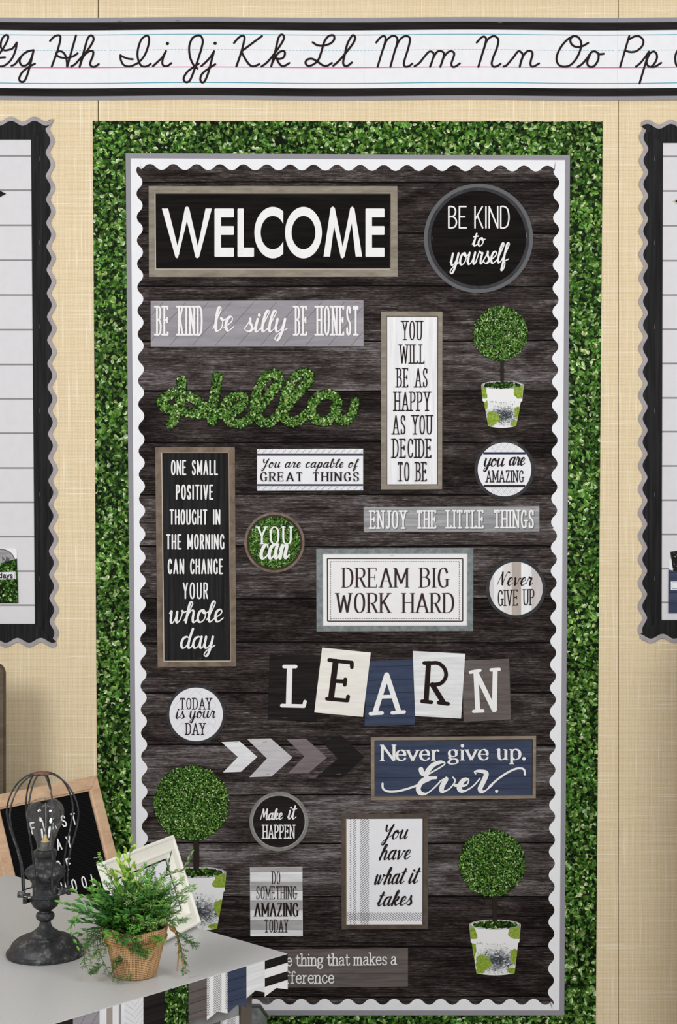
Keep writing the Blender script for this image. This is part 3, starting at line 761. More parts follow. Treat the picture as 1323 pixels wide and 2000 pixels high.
# navy pocket
o = thing('star_card', 'black speckled card leaning out of the navy pocket', 'card', W(1335, 1100))
p = PX(); p.slab([(1310, 1077.5), (1362, 1070), (1370, 1125), (1317, 1125)], .0028, .0033, BLACK)
rr = random.Random(8)
for k in range(40): x, y = rr.uniform(1314, 1360), rr.uniform(1079, 1112); p.disc(x, y, rr.uniform(.3, .7), .0035, WHITE, 6)
p.build('card', o)
o = thing('badge_card', 'white rounded card tucked in the navy pocket', 'card', W(1330, 1110))
p = PX(); p.slab([(1307.5, 1120), (1307.5, 1096)] + [(1312 - 4.5 * math.cos(a), 1096 - 4.5 * math.sin(a)) for a in (.5, 1.05, 1.57)] + [(1314, 1094), (1316, 1116), (1316, 1122)], .0020, .0026, WHITE); p.build('card', o)
o = thing('wall_pocket', 'navy plank print pocket with an empty white label', 'pocket', W(1340, 1155))
p = PX(); p.slab([(1306.7, 1112.3), (1330, 1118), (1380, 1112), (1380, 1197.5), (1306.3, 1197.5)], .0038, .0048, NAVY)
for y in (1118, 1157.5, 1178): p.line(1307, y, 1380, y, .9, .0050, plain((36, 42, 58)))
p.build('pocket_body', o)
p = PX(); p.slabrect(1311, 1135.7, 1372, 1152, .0050, .0054, WHITE); p.frame_line([(1313.5, 1138), (1369, 1138), (1369, 1149.7), (1313.5, 1149.7)], .9, .0056, plain((70, 78, 110))); p.build('name_label', o)

# ------------------------------------------------------------------ the signs on the wood board
S0, S1, SP, SL = 0.0030, 0.0038, 0.0040, 0.0044      # card back, card front, print, lettering
def quad(*a): return [(a[i], a[i + 1]) for i in range(0, 8, 2)]
def inset(q, l, t, r=None, b=None):
    r = l if r is None else r; b = t if b is None else b
    (x0, y0), (x1, y1), (x2, y2), (x3, y3) = q
    return [(x0 + l, y0 + t), (x1 - r, y1 + t), (x2 - r, y2 - b), (x3 + l, y3 - b)]
def sign(label, cx, cy, name='wall_sign', cat='sign', group=None): return thing(name, label, cat, W(cx, cy), group)
def card(o, q, m, name='board', d0=S0, d1=S1):
    p = PX(); p.slab(q, d0, d1, m); return p.build(name, o)
def framed(o, q, inner, mf, mi, lightside=None):
    card(o, q, mi)
    p = PX(); p.band(q, inner, SP, mf); p.build('frame_print', o)
    p = PX()
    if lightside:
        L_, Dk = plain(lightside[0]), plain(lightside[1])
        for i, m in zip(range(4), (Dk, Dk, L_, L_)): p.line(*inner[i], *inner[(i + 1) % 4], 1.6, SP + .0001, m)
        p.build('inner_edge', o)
def letters(o, fn, name='lettering'):
    p = PX(); fn(p); return p.build(name, o)

# WELCOME
o = sign('wide black WELCOME sign with taupe frame', 533, 452)
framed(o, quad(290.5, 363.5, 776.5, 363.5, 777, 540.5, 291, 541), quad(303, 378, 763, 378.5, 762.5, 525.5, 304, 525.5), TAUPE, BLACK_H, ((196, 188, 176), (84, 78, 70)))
def f(p):
    z = lambda x, y: (260 + x * 540 / 1323, 340 + y * 360 / 882)
    def pol(pts, m=INK_W): p.poly([z(*q) for q in pts], SL, m)
    def bx(a, b, c, e): pol([(a + 3, b), (c - 3, b), (c, b + 3), (c, e - 3), (c - 3, e), (a + 3, e), (a, e - 3), (a, b + 3)])
    for a, b, c, e in ((141, 193, 12, 0), ):
        pass
    for q in ([(138, 165), (168, 165), (222, 380), (211, 403), (203, 398)], [(203, 398), (215, 400), (269, 178), (258, 155), (249, 160)],
              [(247, 178), (258, 155), (268, 160), (318, 380), (307, 403), (299, 398)], [(299, 398), (311, 402), (317, 395), (377, 165), (347, 165)]): pol(q)
    for x in (390, 1113):
        wd_ = 93 if x == 390 else 91
        bx(x, 165, x + 31, 396); bx(x, 165, x + wd_, 207); bx(x, 249, x + wd_, 291); bx(x, 352, x + wd_, 396)
    bx(500, 165, 530, 396); bx(500, 352, 579, 396)
    N = 80
    out = [(816 + 88 * math.cos(t), 280 + 123 * math.sin(t)) for t in [2 * math.pi * i / N for i in range(N)]]
    inn = [(816 + 57 * math.cos(t), 280 + 80 * math.sin(t)) for t in [2 * math.pi * i / N for i in range(N)]]
    p.band([z(*q) for q in out], [z(*q) for q in inn], SL, INK_W)
    def arc(rx, ry, cx, xs):
        t0 = math.acos(max(-1, min(1, (xs - cx) / rx))); return [(cx + rx * math.cos(t0 + (2 * math.pi - 2 * t0) * i / N), 280 + ry * math.sin(t0 + (2 * math.pi - 2 * t0) * i / N)) for i in range(N + 1)]
    p.band([z(*q) for q in arc(88, 123, 669, 719)], [z(*q) for q in arc(58, 80, 669, 719)], SL, INK_W, False)
    for q in ([(912, 395), (943, 395), (965, 230), (956, 155), (946, 162)], [(946, 175), (956, 155), (966, 162), (1012, 390), (1003, 404), (995, 398)],
              [(994, 398), (1003, 404), (1012, 396), (1060, 175), (1050, 155), (1040, 162)], [(1040, 175), (1050, 155), (1060, 165), (1097, 395), (1066, 395)]): pol(q)
letters(o, f)
staple(o, (304, 372, 0))

def round_sign(label, cx, cy, r, ri, mr, mi, d=0):
    o = sign(label, cx, cy, 'round_wall_sign')
    p = PX(); p.slab(p.circ(cx, cy, r, 96), S0 + d, S1 + d, mi); p.build('board', o)
    p = PX(); p.ring(cx, cy, ri, r, SP + d, mr); p.build('ring_print', o)
    return o
# be kind to yourself
o = round_sign('large round black sign reading BE KIND to yourself', 935, 465.5, 106.7, 93, CHAR, BLACK_H)
p = PX(); p.ring(935, 465.5, 99.5, 106.7, SP + .0002, plain((96, 97, 100))); p.build('outer_edge', o)
def f(p):
    text(p, 'BE KIND', CAPS, 875.5, 996, 402, 446.5, 2.9, SL, INK_W, track=.22, space=.2)
    text(p, 'to', SCRIPT, 921, 947, 452, 482, 3.4, SL, INK_W, k=.6, mode='b', slant=.12, track=0.02)
    text(p, 'yourself', SCRIPT, 877, 993, 478, 520, 4.0, SL, INK_W, k=.55, mode='b', slant=.14, track=.0, tilt=-.05)
letters(o, f); staple(o, (1029, 459, 90), (844, 466, 90), (937, 365, 0))

# be kind be silly be honest
q = quad(294.3, 587.8, 710.4, 586.5, 710.6, 676, 294.7, 676.9)
o = sign('long lilac grey sign reading BE KIND be silly BE HONEST', 502, 632); card(o, q, LILAC)
p = PX(); p.hatch(296, 589.5, 709, 675, -0.84, 33, .9, SP, plain((104, 100, 106))); p.build('plank_line', o)
SHD = plain((112, 108, 114))
def f(p):
    text(p, 'BE KIND', CAPS, 302.5, 398.5, 597, 655.5, 3.7, SL, INK_W, serif=.07, track=.54, space=.6)
    text(p, 'be', SCRIPT, 413, 458, 598, 649, 5.6, SL, INK_W, k=.4, mode='b', slant=.1, track=0, tilt=-.03)
    text(p, 'silly', SCRIPT, 474, 561, 604, 650, 5.2, SL, INK_W, k=.4, mode='b', slant=.12, track=.02)
    text(p, 'BE HONEST', CAPS, 573.5, 703, 597, 655.5, 3.7, SL, INK_W, serif=.07, track=.54, space=.6)
letters(o, f); staple(o, (304, 593, 0), (698, 591, 0), (370, 674, 0))

# Hello, cut from leaf print
o = sign('green leafy cut-out word Hello', 503, 778, 'leafy_word', 'wall word')
HELLO = '''S 270,152 276,190 268,250 245,330 215,398
S 270,215 215,228 165,262 162,285 200,315 290,330 390,340 455,330
S 285,232 340,255 400,300 440,330
S 474,132 462,220 445,320 445,382
S 450,345 540,335 600,305 625,262 595,242 545,258 515,310 530,365 575,392 630,385 700,320 770,230 820,150 800,118 750,130 710,190 688,270 692,340 720,382 770,385 850,310 920,230 988,150 975,112 930,120 880,180 850,270 845,340 870,380 920,382 985,335
S 1100,228 1040,245 1005,295 1010,350 1050,382 1110,370 1148,310 1140,250 1100,228
S 1140,310 1160,370 1195,378 1230,335 1248,278'''
p = PX(); res = trace(p, HELLO, 260, 690, 2.876, 20.5, S1, plain((20, 36, 14)))
p.build('board', o)
hp = [q for r_ in res for q in r_[0]]
def in_hello(x, y):
    for a, b in hp:
        if (x - a) ** 2 + (y - b) ** 2 < 78: return True
    return False
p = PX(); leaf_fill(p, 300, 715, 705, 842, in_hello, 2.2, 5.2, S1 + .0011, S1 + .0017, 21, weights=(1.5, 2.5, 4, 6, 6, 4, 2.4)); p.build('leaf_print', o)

# you will be as happy as you decide to be
o = sign('tall narrow white sign with taupe frame reading YOU WILL BE AS HAPPY', 805, 782)
framed(o, quad(745, 609, 864.6, 608.8, 864, 955.5, 744.8, 956), quad(755.8, 618, 855.6, 618, 855, 946.5, 756, 946.8), GREYBROWN and TAUPE, WHITEWOOD_V, ((84, 74, 70), (70, 62, 58)))
def f(p):
    for s_, a, b, c, e in (('YOU', 784, 826.5, 626.6, 664.5), ('WILL', 779.3, 831.5, 672.6, 710.5), ('BE AS', 773.5, 837.5, 718.5, 756.8), ('HAPPY', 769, 842, 764.8, 802.8),
                           ('AS YOU', 765.8, 846, 810.7, 848.7), ('DECIDE', 765.6, 845, 856.6, 894.4), ('TO BE', 775.5, 836, 902.5, 940.2)):
        text(p, s_, CAPS, a, b, c, e, 2.3, SL, INK_B, serif=.085, track=.4, space=.36)
letters(o, f); staple(o, (804, 613, 0), (808, 950.5, 0))

# topiary cut-outs
def topiary(label, cx, cy, r, sx, sw, sy0, sy1, rx0, rx1, ry0, ry1, bx0, bx1, by, seed):
    o = thing('topiary_cutout', label, 'wall cut-out', W(cx, (cy + by) / 2), 'flat topiary tree cut-outs on the board')
    org = W(cx, (cy + by) / 2); pc = W((rx0 + rx1) / 2 + (rx1 - rx0) * .04, ry1 + (by - ry1) * .50) - org; rx_, rz_ = W(rx1, 0).x - W(rx0, 0).x, (W(0, ry1) - W(0, by)).z
    POT = NT('weathered_pot_print', .6); mp_ = POT.n('ShaderNodeMapping'); sx_, sz_ = 1 / (rx_ * .42), 1 / (rz_ * .40)
    mp_.inputs['Scale'].default_value = (sx_, 0, sz_); mp_.inputs['Location'].default_value = (-pc.x * sx_, 0, -pc.z * sz_); POT.link(POT.n('ShaderNodeTexCoord').outputs['Object'], mp_.inputs['Vector'])
    ln_ = POT.n('ShaderNodeVectorMath', operation='LENGTH'); POT.link(mp_.outputs[0], ln_.inputs[0])
    worn = POT.math('ADD', POT.noise(POT.coord((150, 1, 220)), 1, 8, .8, .6), POT.math('MULTIPLY', POT.math('SUBTRACT', ln_.outputs['Value'], .62), .26))
    POT.col(POT.ramp(worn, [(.38, (54, 58, 64)), (.48, (118, 121, 125)), (.56, (208, 209, 210)), (.66, (228, 228, 229))])); pm = POT.m
    MOSS = grain('moss_print', (98, 122, 40), (158, 182, 72), (160, 1, 160))
    mid = (rx0 + rx1) / 2; hw = (rx1 - rx0) / 2; eh = hw * .2
    p = PX(); p.slab([(sx, sy0), (sx + sw, sy0), (sx + sw, sy1), (sx, sy1)], S0 + .0006, S1 + .0008, plain((44, 38, 34))); stem = p
    p = PX()
    bot = [(lerp(bx1, bx0, i / 16), by - 4 + math.sin(math.pi * i / 16) * 4) for i in range(17)]
    p.slab([(rx0 + 5, ry1 - 4), (rx1 - 5, ry1 - 4)] + bot, S0, S1, pm)
    rg = random.Random(seed); H = by - ry1; DK = [plain(c) for c in ((58, 62, 68), (96, 100, 104), (142, 145, 148), (232, 232, 233))]
    def sides(y): t = (y - ry1) / (by - 3 - ry1); return lerp(rx0 + 5, bx0, t), lerp(rx1 - 5, bx1, t)
    for k in range(90):      # worn dark scuffs, thickest across the middle of the pot
        y = ry1 + H * min(.97, max(.02, rg.gauss(.52, .2))); l_, r_ = sides(y); x = l_ + (r_ - l_) * min(.97, max(.03, rg.gauss(.58, .24)))
        ln = rg.uniform(.8, 2.6) * hw / 42; a_ = rg.uniform(-.6, .6) + rg.choice((0, 1.57)); dx, dy = math.cos(a_) * ln, math.sin(a_) * ln
        l2, r2 = sides(min(by - 5, y + abs(dy)))
        if l2 + .5 < x - abs(dx) and x + abs(dx) < r2 - .5 and y + abs(dy) < by - 4: p.line(x - dx, y - dy, x + dx, y + dy, rg.uniform(.6, 1.5) * hw / 42, SP, DK[rg.choices(range(4), (6, 5, 3, 3))[0]])
    def blob(cx_, cy_, rx, ry, y0_, y1_, lim):
        q = []
        for i in range(28):
            a_ = 2 * math.pi * i / 28; w_ = 1 + .10 * math.sin(3 * a_ + cx_) + .06 * math.sin(7 * a_)
            y = min(y1_, max(y0_, cy_ + ry * w_ * math.sin(a_))); l_, r_ = lim(y); q.append((min(r_, max(l_, cx_ + rx * w_ * math.cos(a_))), y))
        p.poly(q, SP + .0003, MOSS)
    l_, r_ = sides(ry1); W0 = r_ - l_
    blob(l_ + .24 * W0, ry1 + .60 * H, .17 * W0, .27 * H, ry1, by - 6, sides); blob(l_, ry1 + .1 * H, .10 * W0, .3 * H, ry1 - 2, by - 6, sides); blob(r_ - .06 * W0, ry1 + .38 * H, .12 * W0, .24 * H, ry1, by - 6, sides)
    blob(bx1 - .04 * W0, by - 9, .12 * W0, 6, ry1, by - 4, sides); blob(bx0 + .06 * W0, by - 8, .12 * W0, 5, ry1, by - 4, sides)
    p.build('pot', o)
    p = PX()   # rim: an ellipse opening and a band
    top = [(mid - hw * math.cos(math.pi * i / 20), ry0 + eh + eh * math.sin(math.pi * i / 20)) for i in range(21)]
    bt = [(x + (3 if x < mid else -3) * (ry1 - ry0) / 40 * .7, y + (ry1 - ry0) - eh * 1.6) for x, y in top]
    p.slab(p.circ(mid, ry0 + eh, hw, 40, eh), S0 + .0002, S1 + .0003, pm)
    p.band(top, bt, SP + .0002, pm, False)
    rimlim = lambda y: (rx0 + .6 + max(0, y - ry0 - eh) * .06, rx1 - .6 - max(0, y - ry0 - eh) * .06)
    hr = ry1 - ry0
    blob(rx0 + 1, ry0 + hr * .60, hw * .26, hr * .40, ry0 + eh * 1.05, ry1 - 1.4 * eh + 3, rimlim); blob(rx1 - 2, ry0 + hr * .55, hw * .42, hr * .38, ry0 + eh * 1.1, ry1 - 1.4 * eh + 3, rimlim)
    for k in range(26):
        x = mid + (rg.random() ** 2 * 1.2 - .8 + rg.uniform(0, .3)) * hw; y = lerp(top[10][1], bt[10][1], .93) - abs(x - mid) / hw * eh * .5 + rg.uniform(-2, .5)
        p.line(x, y, x + rg.uniform(-.5, .5), y - rg.uniform(.6, 2.6), .7, SP + .0003, DK[rg.choice((0, 1, 1, 2))])
    RIMC = plain((150, 148, 142)); p.band(p.circ(mid, ry0 + eh, hw * .985, 40, eh * .95), p.circ(mid, ry0 + eh, hw * .93, 40, eh * .82), SP + .0004, RIMC)
    p.build('pot_rim', o)
    p = PX(); p.poly(p.circ(mid, ry0 + eh, hw * .88, 40, eh * .72), SP + .0004, plain((40, 56, 26)))
    leaf_fill(p, mid - hw, ry0, mid + hw, ry0 + 2 * eh, lambda x, y: ((x - mid) / (hw * .84)) ** 2 + ((y - ry0 - eh) / (eh * .66)) ** 2 < 1, 2.6, 6, SP + .0005, SP + .0008, seed + 9, weights=(3, 4, 5, 4, 2, 1, 0), m=LEAFPRINT)
    p.build('moss', o)
    stem.build('stem', o)
    ph = rng.uniform(0, 6)
    def edge(a): return r * (1 + .012 * math.sin(7 * a + ph) + .010 * math.sin(13 * a + 2 * ph) + .007 * math.sin(29 * a))
    p = PX(); p.slab([(cx + edge(a) * math.cos(a) * .985, cy + edge(a) * math.sin(a) * 1.0) for a in [2 * math.pi * i / 90 for i in range(90)]], S0 + .001, S1 + .0012, plain((24, 42, 16)))
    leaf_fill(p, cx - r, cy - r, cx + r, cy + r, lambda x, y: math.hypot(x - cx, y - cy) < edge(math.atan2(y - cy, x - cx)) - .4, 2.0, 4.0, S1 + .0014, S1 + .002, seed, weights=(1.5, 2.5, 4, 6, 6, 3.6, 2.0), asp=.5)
    p.build('leaf_ball', o)
topiary('leafy ball tree cut-out in mossy white pot below BE KIND round', 977.6, 651.4, 53.5, 978, 6.5, 700, 757, 940.7, 1023, 744, 787, 954, 1008.7, 836, 31)
topiary('leafy ball tree cut-out partly hidden behind the plant and white photo frame', 373.5, 1568.7, 74, 378, 11, 1638, 1712, 330, 441.8, 1693, 1746, 349, 424, 1818, 32)
topiary('leafy ball tree cut-out near the bottom scalloped strip', 961.8, 1686, 65, 962.5, 9.5, 1747, 1810, 917.3, 1017.6, 1796, 1845, 931, 1005.5, 1905, 33)

# one small positive thought
o = sign('tallest black sign reading ONE SMALL POSITIVE THOUGHT', 382, 1088)
q = quad(303, 873.6, 458.8, 872.8, 461.8, 1301.4, 308, 1302.7)
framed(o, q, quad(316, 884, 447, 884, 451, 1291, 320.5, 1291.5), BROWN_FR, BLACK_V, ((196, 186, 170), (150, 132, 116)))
def f(p):
    for s_, a, b, c, e in (('ONE SMALL', 334, 426, 898.5, 928), ('POSITIVE', 343.5, 417, 946.5, 976), ('THOUGHT IN', 331.3, 430.5, 995, 1025), ('THE MORNING', 324.5, 438.6, 1043.3, 1073.2),
                           ('CAN CHANGE', 327.7, 436, 1091.4, 1121.5), ('YOUR', 357, 407, 1137.6, 1170)):
        text(p, s_, CAPS, a, b, c, e, 3.0, SL, INK_W, track=.48, space=.42)
    text(p, 'whole', SCRIPT, 327, 437, 1175, 1219, 4.6, SL, INK_W, k=.5, mode='b', slant=.1, track=.0, tilt=-.03)
    text(p, 'day', SCRIPT, 349, 420, 1226, 1268, 4.6, SL, INK_W, k=.5, mode='b', slant=.1, track=.02)
letters(o, f); staple(o, (391, 1285.5, 0))

# you are capable of great things
o = sign('small white sign reading You are capable of GREAT THINGS', 606, 917); card(o, quad(502.3, 877.2, 709.6, 876.6, 709.6, 957.8, 502.3, 958.4), WHITE)
p = PX(); HB = plain((176, 177, 182))
for ya, yb in ((878, 885.5), (949.5, 957)):
    p.hatch(503, ya, 709, yb, R(45), 3.1, .5, SP, HB, 1.6); p.hatch(503, ya, 709, yb, R(-45), 9, 1.2, SP + .0001, HB)
p.build('tweed_print', o)
p = PX()
for ya in (886, 945.3): p.rect(502.5, ya, 709.4, ya + 4, SP, plain((92, 96, 120))); p.rect(502.5, ya + 1, 709.4, ya + 2.6, SP + .0001, INK_B)
p.build('band_print', o)
def f(p):
    text(p, 'You are capable of', SCRIPT, 509, 699, 895.5, 914, 2.4, SL, INK_B, k=.35, mode='b', slant=.25, track=.08, space=.3)
    text(p, 'GREAT THINGS', CAPS, 506.5, 703.5, 922, 940, 3.0, SL, INK_B, k=.36, nib=.15, serif=.17, track=.42, space=.45, sth=1.1)
letters(o, f)

# you are amazing
o = round_sign('white round sign with dark ring reading you are AMAZING', 985.8, 916.8, 58.7, 52.3, CHAR, WHITE)
p = PX()
def chord(y, r=52): return math.sqrt(max(0, r * r - (y - 916.8) ** 2))
for ya, yb in ((866, 883), (951.6, 967)):
    y = ya; c0 = 985.8; hx = chord((ya + yb) / 2) - 4
    p.hatch(c0 - hx, ya, c0 + hx, yb, R(50), 9, .8, SP, HB, 1.4); p.hatch(c0 - hx, ya, c0 + hx, yb, R(-50), 9, .8, SP, HB, 1.4); p.hatch(c0 - hx, ya, c0 + hx, yb, R(50), 3, .4, SP, HB, 1.2)
p.build('tweed_print', o)
p = PX()
for ya in (883, 947): y1 = ya + 4.6; hx = chord(ya + 2.3) ; p.rect(985.8 - hx, ya, 985.8 + hx, y1, SP, plain((96, 100, 122))); p.rect(985.8 - hx, ya + .8, 985.8 + hx, ya + 3.4, SP + .0001, INK_B)
p.build('band_print', o)
def f(p):
    text(p, 'you', SCRIPT, 943, 985.5, 884, 912, 3.4, SL, INK_B, k=.4, mode='b', slant=.2, track=0)
    text(p, 'are', SCRIPT, 992, 1026, 882, 910, 3.4, SL, INK_B, k=.4, mode='b', slant=.2, track=0)
    text(p, 'AMAZING', CAPS, 949, 1024.5, 918.6, 942.2, 1.8, SL, INK_B, serif=.09, track=.34)
letters(o, f)

# enjoy the little things
o = sign('long pale grey sign reading ENJOY THE LITTLE THINGS', 882, 1014); card(o, quad(710.6, 990.3, 1054, 988.7, 1054.2, 1037.9, 711, 1038.9), GREYWOOD)
GS = plain((108, 108, 112))
def fx_(p, dx, dy, d, m, wgt):
    for s_, a, b in (('ENJOY', 721.3, 796), ('THE', 812, 854.5), ('LITTLE', 871, 947), ('THINGS', 963.5, 1045.3)):
        text(p, s_, CAPS, a + dx, b + dx, 996.6 + dy - (a - 721) * .004, 1033 + dy - (a - 721) * .004, wgt, d, m, serif=.085, track=.42)
letters(o, lambda p: fx_(p, 1.3, 1.3, SP, GS, 3.3), 'letter_shade_print'); letters(o, lambda p: fx_(p, 0, 0, SL, INK_W, 3.2)); staple(o, (1043, 993, 0))

# YOU can
o = round_sign('round grass print sign with brown ring reading YOU can', 536.3, 1059.5, 59, 52, BROWN_FR, plain((30, 60, 22)))
p = PX(); leaf_fill(p, 480, 1005, 592, 1115, lambda x, y: math.hypot(x - 536.3, y - 1059.5) < 50.5, 2.2, 6.2, SP, SP + .0004, 41, weights=(1, 2, 4, 6, 6, 3, 1), asp=.26); p.build('grass_print', o)
p = PX(); p.ring(536.3, 1059.5, 51, 54, SP + .0005, plain((62, 50, 44))); p.build('inner_edge', o)
def f(p):
    text(p, 'YOU', CAPS, 499.5, 573, 1028.5, 1063, 3.9, SL + .0005, INK_W, k=.45, nib=.1, serif=.13, track=.36)
    text(p, 'can', SCRIPT, 504, 567, 1043, 1094, 6.4, SL + .0005, INK_W, k=.45, mode='b', slant=.12, track=.02, tilt=-.02)
letters(o, f)

# dream big work hard
o = sign('white sign with galvanised grey frame reading DREAM BIG WORK HARD', 771, 1152)
q = quad(617.9, 1071.4, 925.2, 1070, 924.8, 1232.2, 618.6, 1233.3)
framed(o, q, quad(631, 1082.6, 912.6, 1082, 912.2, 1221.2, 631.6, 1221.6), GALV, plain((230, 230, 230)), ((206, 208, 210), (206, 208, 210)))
p = PX(); p.frame_line(quad(639.6, 1091, 904.4, 1091, 904.2, 1213.2, 640, 1213.2), 2.1, SP, INK_B); p.build('line_print', o)
p = PX(); BR = plain((98, 86, 86))
for (xa, ya, xb, yb) in ((646.2, 1096.8, 897.3, 1096.8), (646.2, 1208.4, 897.3, 1208.4)):
    x = xa
    while x < xb: p.rect(x, ya - .5, min(x + 3, xb), ya + .5, SP, BR); x += 4.6
for x in (646.2, 897.3):
    y = 1097
    while y < 1208: p.rect(x - .5, y, x + .5, y + 3, SP, BR); y += 4.6
p.build('stitch_print', o)
BRI = plain((56, 44, 42))
def f(p):
    text(p, 'DREAM BIG', CAPS, 666.5, 879.5, 1109, 1147.6, 4.2, SL, BRI, k=.3, nib=.16, serif=.125, track=.3, space=.36, sth=1.2)
    text(p, 'WORK HARD', CAPS, 654, 890.5, 1158.2, 1197, 4.2, SL, BRI, k=.3, nib=.16, serif=.125, track=.3, space=.36, sth=1.2)
letters(o, f); staple(o, (766, 1085, 0))

# never give up, round
o = round_sign('round sign of striped whitewashed boards reading Never GIVE UP', 1008.4, 1149.6, 58.5, 52, CHAR, WHITEWOOD_V)
p = PX()
for xa, xb, c in ((957, 965.5, (206, 204, 204)), (984, 1000, (214, 210, 208)), (1000, 1018.5, (176, 166, 158)), (1039, 1060.2, (196, 190, 190))):
    n = 10; up, dn = [], []
    for i in range(n + 1):
        x = lerp(xa, xb, i / n); h = math.sqrt(max(0, 51.8 ** 2 - (x - 1008.4) ** 2)); up.append((x, 1149.6 - h)); dn.append((x, 1149.6 + h))
    p.band(up, dn, SP, grain('board_%d' % xa, tuple(v - 10 for v in c), tuple(min(255, v + 8) for v in c), (90, 1, 8)), False)
p.build('plank_print', o)
def f(p):
    text(p, 'Never', SCRIPT, 970, 1040, 1116, 1144.5, 3.2, SL, INK_B, k=.35, mode='b', slant=.22, track=.04)
    text(p, 'GIVE UP', CAPS, 971.5, 1045.5, 1152.5, 1184, 2.0, SL, INK_B, track=.34, space=.3, serif=.07, tilt=-.03)
letters(o, f)

# LEARN cards
LZ = lambda q: [(480 + x / 2.756, 980 + y / 2.756) for x, y in q]
def lcard(label, q, m, spec, w_, ink, dd, lines=None):
    o = sign(label, sum(x for x, y in q) / 4, sum(y for x, y in q) / 4, 'letter_card', 'letter card', 'letter cards spelling LEARN')
    card(o, q, m, 'card', S0 + dd, S1 + dd)
    if lines:
        p = PX()
        for a, b in lines: p.line(*a, *b, .9, SP + dd, plain((40, 46, 62)))
        p.build('plank_line', o)
    p = PX(); trace(p, spec, 480, 980, 2.756, w_, SL + dd, ink); p.build('lettering', o); return o
LC = lcard('black wood card with white letter L', LZ([(130, 817), (392, 826), (383, 1182), (120, 1170)]), BLACK, 'L 237,890 232,1092\nL 207,887 270,887\nL 195,1097 314,1100\nL 314,1100 320,1076', 7, INK_W, 0)
p = PX(); trace(p, 'L 237,892 232,1092', 480, 980, 2.756, 11, SL + .0001, INK_W); p.build('lettering', LC); staple(LC, (547, 1281, 0), (556, 1402, 0))
LC = lcard('cream card with black letter E', LZ([(412, 785), (674, 812), (632, 1158), (370, 1134)]), CREAM, 'L 450,852 572,866\nL 572,866 572,890\nL 480,965 536,968\nL 537,956 534,985\nL 438,1060 548,1070\nL 548,1070 552,1048', 7.5, INK_B, .0012)
p = PX(); trace(p, 'L 485,860 460,1058', 480, 980, 2.756, 11.5, SL + .0013, INK_B); p.build('lettering', LC)
qa = LZ([(655, 858), (907, 850), (912, 1200), (640, 1208)])
LC = lcard('navy plank card with white letter A', qa, NAVY, 'L 760,932 697,1135\nL 722,1050 800,1048\nL 672,1141 735,1137\nL 790,1136 854,1131', 7, INK_W, 0,
      [tuple(LZ([(lerp(655, 640, t), lerp(858, 1208, t)), (908, lerp(850, 1200, t))])) for t in (.09, .3, .5, .7, .88)])
p = PX(); trace(p, 'L 760,932 825,1130\nL 760,932 697,1135', 480, 980, 2.756, 10, SL + .0001, INK_W); p.build('lettering', LC)
LC = lcard('pale grey wood card with black letter R', LZ([(900, 803), (1183, 818), (1160, 1167), (913, 1153)]), WHITEWOOD_H, 'L 962,868 1010,868\nS 1000,868 1040,870 1072,900 1078,942 1050,978 1000,985\nL 950,1074 1000,1079\nL 1040,1081 1090,1088', 7.5, INK_B, .0012)
p = PX(); trace(p, 'L 985,870 972,1072\nL 1006,985 1066,1082', 480, 980, 2.756, 10, SL + .0013, INK_B); p.build('lettering', LC)
LC = lcard('dark brown wood card with white letter N', [(903, 1290), (995, 1286.5), (998.5, 1405), (906, 1410)], GREYBROWN, 'L 1210,918 1262,908\nL 1322,905 1366,902\nL 1228,1128 1278,1126', 6.5, INK_W, 0)
p = PX(); trace(p, 'L 1240,918 1250,1122\nL 1344,908 1340,1120\nL 1240,918 1338,1120', 480, 980, 2.756, 9.5, SL + .0001, INK_W); p.build('lettering', LC)

# today is your day
o = round_sign('round white herringbone sign reading TODAY is your DAY', 383.2, 1395.2, 57.9, 52.3, CHAR, plain((226, 226, 230)))
p = PX(); HL = plain((198, 198, 204))
for k in range(-3, 4):
    for j in range(-6, 7):
        x, y = 383 + k * 26 , 1395 + j * 16
        for (xa, ya, xb, yb) in ((x, y, x + 13, y + 13), (x + 13, y + 13, x + 26, y), (x + 6.5, y + 6.5, x + 13, y)):
            if math.hypot(xa - 383.2, ya - 1395.2) < 50 and math.hypot(xb - 383.2, yb - 1395.2) < 50: p.line(xa, ya, xb, yb, .7, SP, HL)
p.build('herringbone_print', o)
def f(p):
    text(p, 'TODAY', CAPS, 350.5, 414.5, 1363, 1386, 1.9, SL, INK_B, serif=.095, track=.36)
    text(p, 'is your', SCRIPT, 341.5, 421, 1380, 1404.5, 2.7, SL, INK_B, k=.4, mode='b', slant=.1, track=.06, space=.3, tilt=-.02)
    text(p, 'DAY', CAPS, 362, 402, 1412, 1435.3, 1.9, SL, INK_B, serif=.095, track=.36)
letters(o, f)

